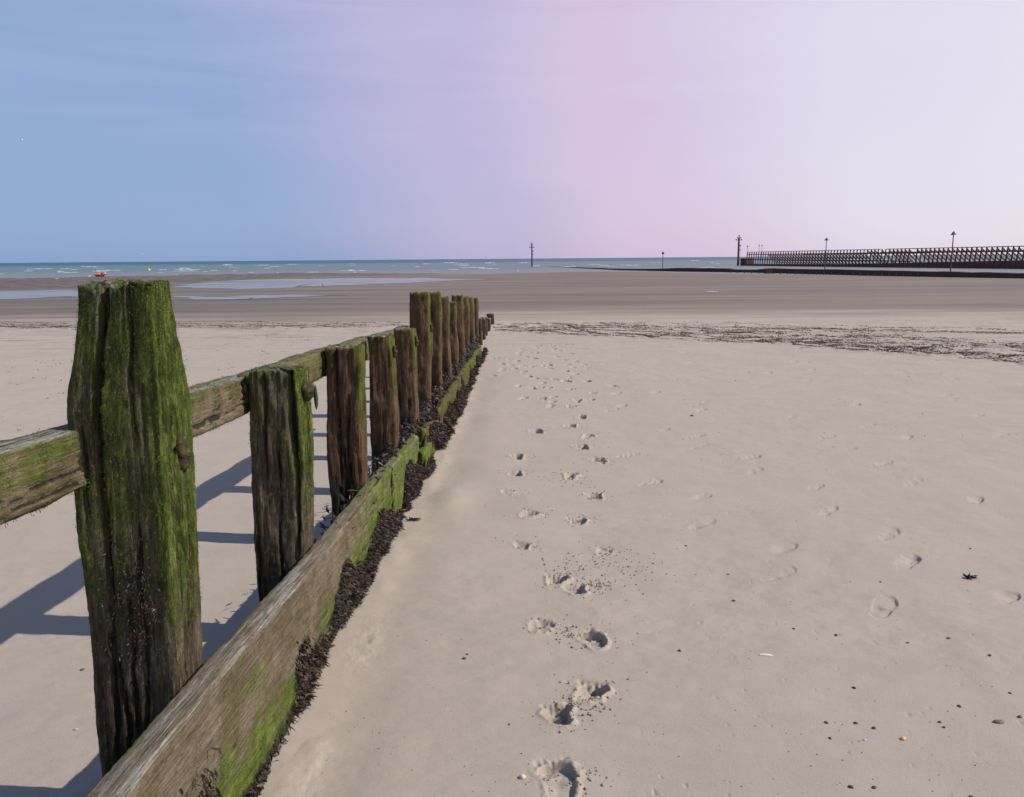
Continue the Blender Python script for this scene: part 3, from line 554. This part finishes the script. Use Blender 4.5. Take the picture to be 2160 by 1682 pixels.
# moss filaments on the two nearest posts, rails and boards
def moss_on(o, world, n, keep, L0, L1, down=.9, seed=1, wd=.0011, name='moss'):
    me = o.data; nv = len(me.vertices); co = np.empty(nv*3, np.float32); me.vertices.foreach_get('co', co); no = np.empty(nv*3, np.float32); me.vertex_normals.foreach_get('vector', no)
    co = co.reshape(-1, 3); no = no.reshape(-1, 3); ms = np.empty(nv, np.float32); me.attributes['moss'].data.foreach_get('value', ms)
    q = co+world; rr = np.random.default_rng(seed); wgt = keep(q, no)*np.clip(ms-.15+.6*fbm(q[:, 0]*22, q[:, 1]*22, q[:, 2]*7, seed, 3), 0, 1)
    pr = wgt/wgt.sum(); idx = rr.choice(nv, n, p=pr); sg = 1.0
    D = no[idx]*rr.uniform(.5, 1.1, n)[:, None]*sg+rr.normal(0, .35, (n, 3)); D[:, 2] -= down*rr.uniform(.3, 1.2, n)
    V, F = fronds(co[idx]+rr.normal(0, .002, (n, 3)), D, rr.uniform(L0, L1, n), np.full(n, wd)*rr.uniform(.5, 1.4, n), seed=seed)
    s_ = mk(name, V, F, MOSS, o); s_['kind'] = 'stuff'; return s_
o0 = post_objs[0]; moss_on(o0[0], np.array([o0[1], o0[2], o0[5]]), 26000, lambda q, n_: (q[:, 2] > .35)*1.0*(n_[:, 1] < .5), .002, .0055, seed=21, wd=.0005)
o1 = post_objs[1]; moss_on(o1[0], np.array([o1[1], o1[2], o1[5]]), 9000, lambda q, n_: (q[:, 2] > .4)*1.0*(n_[:, 1] < .5), .003, .008, seed=22, wd=.0007)
for ch in [c for c in groyne.children if c.name.startswith('rail')]:
    moss_on(ch, np.array(ch.location)+np.array(groyne.location), 9000, lambda q, n_: 1.0*(n_[:, 0] > -.3)*(q[:, 1] < 6), .003, .009, seed=31, wd=.0008)
moss_on(b1, np.array(b1.location)+np.array(groyne.location), 14000, lambda q, n_: 1.0*(n_[:, 0] > .1)*(q[:, 2] > .0), .002, .007, seed=33, wd=.0006)
# barnacles: pale specks on post 1 and board
# ------------------------------------------------------------------ strandline weed and sand crumbs
Ps = []; Ds = []; Ls = []; Wds = []
for si, (xs, ys, a) in enumerate(STRANDS):
    for off, dn in ((0, 1.0), (.5, .8), (.95, .45), (1.5, .5), (2.2, .3), (-.28, .35)):
        n = int(2100*a*dn*(xs[-1]-xs[0])/10); x = r.uniform(xs[0], xs[-1], n); cl = fbm(x*.9+off*7, 0, 0, 101+si, 4)+.35*fbm(x*6, off, 0, 111, 2); k = cl > -.55; x = x[k]; n = len(x)
        y = np.interp(x, xs, ys)+off*(1+.25*vn(x*.25, 0, 0, 107))+.10*vn(x*.9, off, 0, 103)+r.normal(0, .035, n); Ps.append(np.stack([x, y], 1))
n = 7500; x = r.uniform(4.5, 11, n); y = np.interp(x, [4, 6, 8, 10, 12], [18, 16.6, 14.6, 12.6, 11])+np.abs(r.normal(0, 1.3, n))-.2; k = (fbm(x*1.4, y*3.2, 0, 105, 3) > -.05+.5*ss(7, 4.5, x)); Ps.append(np.stack([x, y], 1)[k])
n = 700; x = r.uniform(-9, -3, n); y = r.uniform(5, 22, n); k = fbm(x*2, y*2, 0, 106, 3) > .35; Ps.append(np.stack([x, y], 1)[k])
XY = np.concatenate(Ps); n = len(XY); z = surf(XY[:, 0], XY[:, 1]); P0 = np.c_[XY, z+.004]
rep = 3; P0 = np.repeat(P0, rep, 0)+r.normal(0, .012, (n*rep, 3))*np.array([2.2, 1, .35]); n = len(P0)
V, F = fronds(P0, np.stack([r.normal(0, 1, n), r.normal(0, .6, n), r.uniform(-.05, .5, n)], 1), r.uniform(.012, .045, n), r.uniform(.002, .007, n), seed=8)
m = M('dry wrack'); WR = m.fin(m.ramp(m.noise(m.pos(), 8, 3), [(.35, (.045, .024, .018)), (.6, (.12, .07, .052))]), .8, .2)
tag(mk('strandline_weed', V, F, WR), 'lines of dark dry seaweed left by the tide across the sand', 'seaweed', kind='stuff')
ico = [(0, 0, -1), (.72, -.53, -.45), (-.28, -.85, -.45), (-.89, 0, -.45), (-.28, .85, -.45), (.72, .53, -.45), (.28, -.85, .45), (-.72, -.53, .45), (-.72, .53, .45), (.28, .85, .45), (.89, 0, .45), (0, 0, 1)]
icf = [(0,1,2),(1,0,5),(0,2,3),(0,3,4),(0,4,5),(1,5,10),(2,1,6),(3,2,7),(4,3,8),(5,4,9),(1,10,6),(2,6,7),(3,7,8),(4,8,9),(5,9,10),(6,10,11),(7,6,11),(8,7,11),(9,8,11),(10,9,11)]
ico = np.array(ico); icf = np.array([f[::-1] for f in icf])
V = []; F = []; cnt = 0
def sample_crumbs():
    L_ = []
    for k, (cx, cy, l, w, d, a, rim) in enumerate(prints[:26]):
        nn = int(16+500*d); ax = r.normal(cx+.03, .07, nn); ay = r.normal(cy+.02, .07, nn); L_ += [(x, y, r.uniform(.0012, .0052)) for x, y in zip(ax, ay)]
    for (cx, cy, s_, nn) in [(.42, 4.0, .16, 150), (.17, 3.27, .05, 60), (.20, 2.68, .05, 50), (.22, 4.05, .1, 60), (.34, 3.80, .03, 60), (.30, 5.9, .12, 60), (.2, 2.25, .05, 20)]:
        L_ += [(r.normal(cx, s_), r.normal(cy, s_*1.2), r.uniform(.0012, .006)) for _ in range(nn)]
    for _ in range(500): y = 1/r.uniform(1/12, 1/2.1); L_.append((r.uniform(-.7, .62*y), y, r.uniform(.001, .0028)*max(1, y/4)))
    return L_
cr_l = sample_crumbs(); cxy = np.array([c_[:2] for c_ in cr_l]); cz = prints_h(cxy[:, 0].copy(), cxy[:, 1].copy(), surf(cxy[:, 0], cxy[:, 1]))
for (x, y, s_), z_ in zip(cr_l, cz):
    v = ico*s_*r.uniform(.6, 1.3, 3)*(1+.25*r.normal(size=(12, 1))); V.append(v+np.array([x, y, z_+s_*.35])); F.append(icf+cnt*12); cnt += 1
m = M('damp sand crumb'); tag(mk('sand_crumbs', np.concatenate(V), np.concatenate(F), m.fin(m.mix(m.noise(m.pos(), 300), (.20, .16, .125), (.34, .285, .235)), .95, .15), smooth=False), 'small crumbs of sand kicked out around the footprints', 'sand crumbs', kind='stuff')

# ------------------------------------------------------------------ pebbles and shells, each a thing
def at(x, y): return float(prints_h(np.array([x]), np.array([y]), surf(np.array([x]), np.array([y])))[0])
def stone(name, x, y, sx_, sy_, sz_, mat, label, cat, group=None, rz=0, seed=1):
    n1, n2 = 14, 9; V = []; F = []
    for j in range(n2):
        th = math.pi*j/(n2-1)
        for k in range(n1):
            ph = 2*math.pi*k/n1; V.append((math.sin(th)*math.cos(ph), math.sin(th)*math.sin(ph), math.cos(th)))
    V = np.array(V); V = V*(1+.18*fbm(V[:, 0]*1.6, V[:, 1]*1.6, V[:, 2]*1.6, seed, 2))[:, None]*np.array([sx_, sy_, sz_])
    F = [(j*n1+k, j*n1+(k+1) % n1, (j+1)*n1+(k+1) % n1, (j+1)*n1+k)[::-1] for j in range(n2-1) for k in range(n1)]
    o = mk(name, V, F, mat, loc=(x, y, at(x, y)+sz_*.35)); o.rotation_euler = (0, 0, rz); return tag(o, label, cat, group)
def flat(name, c1, c2, rough=.6, sc_=60):
    m = M(name); nn = m.noise(m.coord(), sc_, 4); return m.fin(m.mix(nn, c1, c2), rough, .35, m.bump(nn, .002, .5))
DARK = flat('dark pebble', (.025, .02, .018), (.09, .07, .06)); BR = flat('tan shell', (.50, .24, .10), (.66, .40, .2)); GREY = flat('grey stone', (.07, .06, .058), (.15, .13, .12)); BLUE = flat('blue mussel shell', (.12, .19, .42), (.32, .40, .62), .4); CREAM = flat('cream shell', (.62, .58, .47), (.78, .75, .66), .45)
PEB = [(1.15,3.29),(1.31,3.23),(1.21,2.79),(1.41,2.56),(1.41,2.53),(1.02,2.55),(1.12,2.55),(1.17,2.52),(1.0,2.46),(.97,2.21),(1.04,2.21),(1.53,2.66),(1.76,2.75),(1.7,2.59),(1.03,3.95),(.9,4.39),(1.76,3.84),(2.48,4.35),(.97,3.6),(1.58,3.16),(1.85,3.04),(1.31,2.17),(-.26,3.03),(-.25,3.07),(.62,3.09),(1.81,8.72),(-1.76,2.62+.3)]
for k, (x, y) in enumerate(PEB):
    s_ = .0045*(1+.5*r.random())*(1 if y < 5 else 3); stone('pebble', x, y, s_*1.3, s_, s_*.7, DARK, 'tiny dark pebble lying alone on the smooth sand', 'pebble', 'tiny dark pebbles strewn on the sand', rz=k, seed=k)
stone('pebble', 1.61, 2.56, .019, .010, .006, GREY, 'flat grey stone, largest of the stones near the right edge', 'pebble', rz=.1, seed=50)
stone('pebble', 1.77, 3.2, .010, .006, .005, GREY, 'small grey stone alone below a long shoe print at the right', 'pebble', seed=51)
stone('shell', 1.24, 2.46, .011, .008, .006, BR, 'small orange tan shell among dark pebbles at the lower right', 'shell', rz=.4, seed=52)
stone('shell', 1.11, 2.45, .008, .004, .003, BLUE, 'tiny blue mussel shell left of the orange shell', 'shell', rz=.3, seed=53)
stone('shell', -.02, 2.25, .011, .009, .008, flat('pink shell', (.42, .28, .26), (.68, .55, .5)), 'pinkish shell in a small hollow left of the nearest footprint', 'shell', seed=54)
stone('shell', -1.55, 2.50, .009, .006, .004, flat('brown shell', (.30, .2, .17), (.5, .38, .32)), 'brownish shell on the shaded side sand left of the nearest post', 'shell', seed=55)
stone('shell', .09, 2.585, .008, .006, .004, CREAM, 'cream shell chip in the crumbs beside a deep footprint', 'shell', seed=57)
stone('shell', .235, 3.74, .012, .008, .006, CREAM, 'white shell lying inside a deep footprint', 'shell', seed=58)
# razor shell: a curved half tube
V = []; F = []
for i in range(13):
    t = i/12; e = .35+.65*math.sin(math.pi*min(max(t, .06), .94))**.5
    for k in range(7):
        a = math.pi*k/6; V.append(((t-.5)*.052, .006*e*math.cos(a)+.002*math.sin(t*3), .0055*e*math.sin(a)))
for i in range(12):
    for k in range(6): q = i*7+k; F.append((q, q+7, q+8, q+1))
o = mk('razor_shell', V, F, CREAM, loc=(.96, 3.04, at(.96, 3.04)+.001)); o.rotation_euler = (0, 0, R(-12)); tag(o, 'white razor shell lying on the open sand right of the footprints', 'shell')
# two sprigs of weed on the sand
for (x, y, n, s_, lab) in [(-.72, 4.88, 70, .05, 'small dark sprig of seaweed on the sand by the wrack covered board'), (2.23, 3.89, 60, .035, 'dark tuft of seaweed near the right edge above a shoe print')]:
    P0 = np.stack([np.clip(r.normal(0, s_*.34, n), -s_*.7, s_*.7), np.clip(r.normal(0, s_*.16, n), -s_*.3, s_*.3), r.uniform(.002, .012, n)], 1); V, F = fronds(P0, np.stack([r.normal(0, 1, n), r.normal(0, .5, n), r.uniform(-.1, .3, n)], 1), r.uniform(.012, .03, n), r.uniform(.002, .005, n), seed=int(n))
    tag(mk('seaweed_sprig', V, F, WEED, loc=(x, y, at(x, y)+.002)), lab, 'seaweed')

# ------------------------------------------------------------------ box / tube helper for far structures
class MB:
    def __init__(s): s.V = []; s.F = []
    def box(s, c, sz, rz=0, jit=0):
        b = len(s.V); ca, sa = math.cos(rz), math.sin(rz)
        for dz in (-1, 1):
            for dx, dy in ((-1, -1), (1, -1), (1, 1), (-1, 1)):
                x, y = dx*sz[0]/2, dy*sz[1]/2; s.V.append((c[0]+x*ca-y*sa, c[1]+x*sa+y*ca, c[2]+dz*sz[2]/2+random.uniform(-jit, jit)))
        s.F += [(b, b+3, b+2, b+1), (b+4, b+5, b+6, b+7), (b, b+1, b+5, b+4), (b+1, b+2, b+6, b+5), (b+2, b+3, b+7, b+6), (b+3, b, b+4, b+7)]; return s
    def bar(s, p0, p1, r0, r1=None, n=6):
        r1 = r0 if r1 is None else r1; p0, p1 = Vector(p0), Vector(p1); d = (p1-p0).normalized(); u = d.cross(Vector((0, 0, 1)) if abs(d.z) < .9 else Vector((1, 0, 0))).normalized(); v = d.cross(u); b = len(s.V)
        for pt, rr in ((p0, r0), (p1, r1)):
            for k in range(n): a = 2*math.pi*(k+.5)/n; s.V.append(tuple(pt+u*math.cos(a)*rr+v*math.sin(a)*rr))
        s.F += [(b+k, b+n+k, b+n+(k+1) % n, b+(k+1) % n) for k in range(n)]+[tuple(b+k for k in range(n)), tuple(b+n+k for k in reversed(range(n)))]; return s
    def add(s, V, F, off=(0, 0, 0)): b = len(s.V); s.V += [(v[0]+off[0], v[1]+off[1], v[2]+off[2]) for v in V]; s.F += [tuple(i+b for i in f) for f in F]; return s
    def obj(s, name, mat, parent=None, smooth=False, loc=None): return mk(name, s.V, s.F, mat, parent, smooth=smooth, loc=loc)
PIERM = flat('dark pier timber', (.085, .034, .026), (.19, .080, .058), .85, 1.5); WALLM = flat('dark weedy timber wall', (.045, .020, .015), (.10, .045, .034), .85, .8)
STEEL = flat('rusty beacon steel', (.07, .03, .028), (.14, .06, .055), .6, 3)

# harbour pier: runs from its end (78,285) to beyond the right edge of the picture
A_ = Vector((76.5, 285, 0)); B_ = Vector((107.4, 178, 0)); dv = (B_-A_); Lp = dv.length; dv.normalize(); pv = Vector((-dv.y, dv.x, 0)); pv = pv if pv.x > 0 else -pv
rzp = math.atan2(dv.y, dv.x); Le = Lp+14
pier = tag(empty('pier', A_+Vector((0, 0, SEA)), 0), 'long dark timber harbour pier with slanting struts, low against the sky', 'pier'); O = Vector(pier.location)
def pp(t, z, off=0): q = A_+dv*t+pv*off; return Vector((q.x, q.y, z))-O
ztop = lambda t: 3.2+.22*min(t/Lp, 1.15); zb = lambda t: float(np.interp(t, [0, Lp*.45, Lp*.6, Lp, Le], [-.9, -.75, -.45, .34, .45]))
def seg(name, t0, t1, z0f, z1f, thick, n, off=0, mat=PIERM):
    V = []; F = []
    for i in range(n+1):
        t = t0+(t1-t0)*i/n
        for o_, zf in ((off-thick/2, z0f), (off+thick/2, z0f), (off+thick/2, z1f), (off-thick/2, z1f)): V.append(pp(t, zf(t), o_))
    for i in range(n): q = i*4; F += [(q+k, q+4+k, q+4+(k+1) % 4, q+(k+1) % 4) for k in range(4)]
    F += [(0, 1, 2, 3), (n*4+3, n*4+2, n*4+1, n*4)]
    return mk(name, V, F, mat, pier, smooth=False)
gap0, gap1 = None, None
seg('boarding', 0, Le, lambda t: SEA-1.2, zb, .35, 40)
seg('end_block', -3.6, 0.2, lambda t: SEA-.3, lambda t: 1.05, 3.0, 1, 1.2)
seg('top_rail', 0, 66.5, lambda t: ztop(t)-.16, ztop, .2, 20); seg('top_rail', 68.5, Le, lambda t: ztop(t)-.18, ztop, .2, 20)
seg('middle_rail', 0, 66, lambda t: 2.15, lambda t: 2.42, .25, 20); seg('middle_rail', 66.4, Le, lambda t: 2.1, lambda t: 2.5, .3, 20)
seg('lower_rail', 0, 78, lambda t: .45-.5*t/78, lambda t: .75-.5*t/78, .25, 20)
seg('walkway', 30, 80, lambda t: 2.0, lambda t: 2.3, 2.2, 20, 2.6)
ub = MB().box((0, 0, 0), (.30, .34, 1)); up_me = None
nb_ = int(Le/1.42)
for i in range(nb_+1):
    t = i*1.42
    if 77.5 < t < 79.5: continue
    z0, z1 = SEA, ztop(t)-.05; q0 = pp(t-.15, z0, -.1); q1 = pp(t+.22, z1, .05)
    if i in (14, 15): z1 -= 0
    o = MB().bar((0, 0, 0), q1-q0, .19, .17, 4).obj('upright', PIERM, pier, loc=q0)
    if i > 8 and (i < 46 or i > 48 or i % 2):
        s0 = pp(t+.1, 3.0 if t > 60 else 2.2, 0.1); s1 = pp(t+.1, zb(t)+.05, 4.2 if t > 60 else 3.6); MB().bar((0, 0, 0), s1-s0, .17, .17, 4).obj('brace', PIERM, pier, loc=s0)
# low training wall in front of the pier
WP = [(8, 322, -1.47), (16, 262, -1.25), (24, 205, -1.12), (30, 190, -1.0), (33.5, 181, -.72), (41.5, 168, -.70), (42.2, 166.5, -.92), (45.3, 160, -.9), (46.5, 157, -.62), (53, 135, -.62), (57, 117, -.64), (61, 99, -.62), (68, 80, -.6), (80, 60, -.6)]
V = []; F = []
WPn = []
for k in range(len(WP)-1):
    for t in np.linspace(0, 1, 14, endpoint=False): WPn.append([WP[k][j]+(WP[k+1][j]-WP[k][j])*t for j in range(3)])
for k, (x, y, z) in enumerate(WPn):
    a, b = WPn[max(k-1, 0)], WPn[min(k+1, len(WPn)-1)]; d = Vector((b[0]-a[0], b[1]-a[1], 0)).normalized(); q = Vector((-d.y, d.x, 0)); z += random.uniform(-.035, .035)
    for o_, zz in ((-1.0, -1.9), (-.75, z-.05), (-.45, z), (.45, z-.02), (.9, z-.1), (1.0, -1.9)): V.append((x+q.x*o_-59, y+q.y*o_-100, zz))
for k in range(len(WPn)-1): F += [(k*6+j, k*6+j+1, k*6+7+j, k*6+6+j) for j in range(5)]
F += [(0, 1, 2, 3, 4, 5), tuple(len(V)-1-j for j in range(6))]
tag(mk('training_wall', V, F, WALLM, smooth=False, loc=(59, 100, 0)), 'long low dark wall at the water edge in front of the pier', 'wall')
# thin stakes in front of the wall
st = MB().bar((0, 0, -.4), (0, 0, .42), .11, .09, 6); st0 = None
for i in range(27):
    f = i/26; y = 1/(1/160+(1/107-1/160)*f); x = np.interp(y, [107, 160], [50.9, 39.8]); z = float(ground_z(np.array(x), np.array(y)))
    if st0 is None: o = st.obj('stake', WALLM); st0 = o
    else: o = st0.copy(); C.objects.link(o)
    o.location = (x, y, max(z, -1.5)+random.uniform(-.08, .08)); tag(o, 'short dark stake in the row along the foot of the low wall', 'stake', 'stakes along the foot of the low wall')
hb = MB()
hb.box((44.7, 151.5, -1.15), (1.2, 1.2, .75)).obj('stump', WALLM)
tag(bpy.data.objects['stump'], 'square dark timber stump at the step of the low wall', 'stump')

# lamp posts / day marks with a triangular top
def daymark(x, y, z0, z1, w, label, grp=None, cat='marker post'):
    e = tag(empty('marker_post', (x, y, z0)), label, cat, grp); H = z1-z0
    MB().bar((0, 0, 0), (0, 0, H-.2), .09*w, .06*w, 8).obj('pole', STEEL, e)
    V, F = lathe([(.38*w, H-.50*w), (.36*w, H-.45*w), (.18*w, H-.22*w), (.04, H)], 12); MB().add(V, F).obj('cone_top', STEEL, e)
    return e
daymark(58.2, 113, -1.3, 4.78, 1.0, 'tall thin pole with cone top, rightmost, rising from the low wall')
daymark(51.6, 142, -1.4, 4.72, 1.0, 'thin pole with cone top standing before the middle of the pier')
daymark(76.2, 283.5, 1.0, 5.4, .95, 'short cone topped pole at the seaward end of the pier')
daymark(76.9, 272, 1.0, 5.45, .8, 'left pole of the close pair on the pier near its end'); daymark(76.95, 269, 1.0, 5.4, .8, 'right pole of the close pair on the pier near its end')
e = tag(empty('marker_post', (38.3, 230, SEA-.2)), 'small slender pole with round top in the sea left of the pier', 'marker post'); MB().bar((0, 0, 0), (0, 0, 4.4), .10, .07, 8).obj('pole', STEEL, e); V, F = lathe([(.1, 4.1), (.36, 4.3), (.36, 4.6), (.1, 4.8)], 10); MB().add(V, F).obj('topmark', STEEL, e)
def beacon(x, y, z0, z1, r_, arms, label, lean=0):
    e = tag(empty('beacon', (x, y, z0)), label, 'beacon'); H = z1-z0
    MB().bar((0, 0, 0), (0, 0, H*.9), r_, r_*.85, 10).obj('mast', STEEL, e)
    MB().bar((0, 0, H*.9), (0, 0, H*.955), r_*.5, r_*.5, 8).add(*lathe([(.12, H*.955), (.24, H*.965), (.22, H*.99), (.04, H)], 10)).obj('lantern', STEEL, e)
    for (hz_, w_, th) in arms: MB().box((0, 0, H*hz_), (w_, .22, th)).bar((-w_*.42, 0, H*hz_), (-w_*.42, 0, H*hz_+.45), .1, .1, 6).bar((w_*.42, 0, H*hz_), (w_*.42, 0, H*hz_+.35), .1, .1, 6).obj('crossarm', STEEL, e)
    MB().box((r_*1.5, 0, H*.66), (r_*1.6, .3, .3)).box((r_*1.5, 0, H*.52), (r_*1.2, .3, .25)).bar((r_*1.5, 0, .5), (r_*1.5, 0, H*.7), .05, .05, 4).obj('ladder', STEEL, e)
    return e
beacon(2.13, 309, -1.7, 7.5, .27, [(.80, 1.9, .2), (.90, .9, .12)], 'dark channel beacon with crossarm standing alone in the sea')
beacon(74.4, 288.5, -1.7, 9.1, .38, [(.84, 2.3, .25), (.90, 1.5, .2)], 'tall red brown beacon mast at the seaward tip of the pier')

# ------------------------------------------------------------------ rescue boat on its launching trolley
RED = flat('red rubber', (.62, .02, .025), (.78, .05, .05), .45, 3); YEL = flat('yellow paint', (.85, .55, .10), (.9, .65, .18), .5, 3); BLK = flat('black rubber', (.012, .012, .014), (.03, .03, .032), .6, 6); WHT = flat('white paint', (.72, .62, .62), (.8, .74, .74), .5, 5)
bt = tag(empty('inflatable_boat', (-87.6, 166, -.88), R(184)), 'small red inflatable rescue boat with yellow middle by the sea edge', 'boat')
bt.scale = (.66,)*3; bt.location.z = -1.07
mb = MB()
for sgn in (-1, 1):
    pts = [(-1.55, .55*sgn, .18), (-.6, .60*sgn, .12), (.4, .58*sgn, .12), (1.1, .40*sgn, .16), (1.6, .12*sgn, .24), (1.72, 0, .28)]; rr = [.16, .24, .25, .23, .18, .14]
    for k in range(5): mb.bar(pts[k], pts[k+1], rr[k], rr[k+1], 12)
mb.obj('tube', RED, bt, smooth=True)
MB().add([(-1.5, -.5, .05), (1.2, -.35, .1), (1.2, .35, .1), (-1.5, .5, .05), (-1.4, 0, -.16), (1.4, 0, .1)], [(0, 1, 2, 3), (0, 4, 5, 1), (3, 2, 5, 4), (0, 3, 4), (1, 5, 2)]).obj('hull', BLK, bt)
MB().box((.15, 0, .36), (.9, .66, .32)).box((.28, 0, .58), (.45, .5, .2)).obj('console', YEL, bt)
MB().box((-.75, 0, .42), (.8, .42, .28)).bar((-.75, 0, .5), (-.78, 0, .78), .13, .1, 8).obj('seat', BLK, bt)
MB().box((-1.55, 0, .50), (.42, .34, .42)).obj('outboard_cowl', WHT, bt); MB().box((-1.68, 0, .05), (.16, .1, .6)).obj('outboard_leg', BLK, bt)
tr = tag(empty('boat_trolley', (-87.6, 166, -1.45), R(176)), 'black wheeled trolley carrying the red inflatable boat', 'trolley'); tr.scale = (.66,)*3; bt.rotation_euler = (0, R(5), R(184))
MB().box((0, .32, .36), (2.6, .07, .07)).box((0, -.32, .36), (2.6, .07, .07)).box((-.7, 0, .36), (.08, .9, .08)).box((.75, 0, .36), (.08, .9, .08)).obj('frame', BLK, tr)
for x_ in (-.8, .75):
    for sgn in (-1, 1): V, F = lathe([(.10, -.09), (.22, -.10), (.27, -.05), (.27, .05), (.22, .10), (.10, .09)], 16); V = np.array(V)[:, [0, 2, 1]]; MB().add(V.tolist(), [f[::-1] for f in F]).obj('wheel', BLK, tr, True, (x_, .5*sgn, .26))

# buoys
for (x, y, s_, lab) in [(-134.2, 288, .42, 'small yellow buoy floating right of the red boat'), (-201, 300, .40, 'yellow buoy at the left edge of the picture')]:
    e = tag(empty('buoy', (x, y, SEA)), lab, 'buoy'); V, F = lathe([(.1, -.3), (s_, 0), (s_*1.1, s_*.5), (s_*.8, s_*1.1), (s_*.25, s_*1.5)], 14); MB().add(V, F).obj('float', YEL, e, True); MB().bar((0, 0, s_*1.4), (0, 0, s_*2.4), .05, .03, 6).obj('stem', YEL, e)
# gulls
GW = flat('white feathers', (.72, .73, .74), (.85, .85, .85), .8, 8); GG = flat('grey feathers', (.35, .37, .40), (.5, .52, .54), .8, 8)
def gull(loc, rz, fly, label, group=None):
    g = tag(empty('gull', loc, rz), label, 'gull', group)
    prof = [(-.24, .012, .0), (-.16, .045, .0), (-.04, .075, .0), (.08, .07, .01), (.14, .045, .04), (.19, .042, .07), (.23, .030, .075), (.27, .008, .07)]; V = []; F = []
    for x_, rr, zz in prof: V += [(x_, rr*math.cos(2*math.pi*k/10), zz+rr*.9*math.sin(2*math.pi*k/10)) for k in range(10)]
    for j in range(len(prof)-1): F += [(j*10+k, j*10+(k+1) % 10, j*10+10+(k+1) % 10, j*10+10+k) for k in range(10)]
    F += [tuple(range(10))[::-1], tuple(range(70, 80))]; up_ = 0 if fly else .12
    MB().add(V, F, (0, 0, up_)).obj('body', GW, g, True)
    for sgn in (-1, 1):
        if fly: pts = [(.06, .05, .03), (.10, .28, .12), (.0, .62, .06), (-.06, .60, .055), (-.06, .28, .10), (-.08, .05, .02)]
        else: pts = [(.08, .07, .05), (.02, .085, .07), (-.26, .02, .05), (-.26, .015, .035), (-.02, .08, .0), (.06, .075, .0)]
        V = [(a, b*sgn, c+up_) for a, b, c in pts]+[(a, b*sgn, c+up_+.012) for a, b, c in pts]; n_ = 6
        F = [tuple(range(6)), tuple(range(11, 5, -1))]+[(k, (k+1) % 6, 6+(k+1) % 6, 6+k) for k in range(6)]; MB().add(V, F).obj('wing', GG, g)
    MB().bar((.26, 0, .068+up_), (.33, 0, .055+up_), .011, .003, 5).obj('beak', YEL, g)
    if not fly:
        for sgn in (-1, 1): MB().bar((0, .03*sgn, 0), (0, .03*sgn, .10), .006, .006, 5).obj('leg', YEL, g)
    return g
gull((-36.5, 60, 10.36), R(200), True, 'white gull flying high at the left of the sky').scale = (.6,)*3; gull((-71.1, 150, 2.93), R(30), True, 'distant gull flying low above the sea horizon')
gl = [(-81, 139, 'lone gull in the shallows left of the red boat'), (-93, 172, None), (-84.6, 172, None), (-76, 176, None), (-60, 196, None), (-11, 190, None), (-2, 196, None), (-22, 190, None), (-10.8, 176, None), (-41, 195, None)]
g0 = None
for k, (x, y, lab) in enumerate(gl):
    z = max(SEA, float(ground_z(np.array(x), np.array(y))))+.0
    if g0 is None: o = gull((x, y, z), R(20), False, 'x'); g0 = o
    else: o = copy_tree(g0); o.location = (x, y, z); o.rotation_euler = (0, 0, R(k*67))
    s_ = 1.15; o.scale = (s_,)*3
    tag(o, 'small white gull standing in the shallow water at the sea edge', 'gull', 'gulls standing in the shallows')
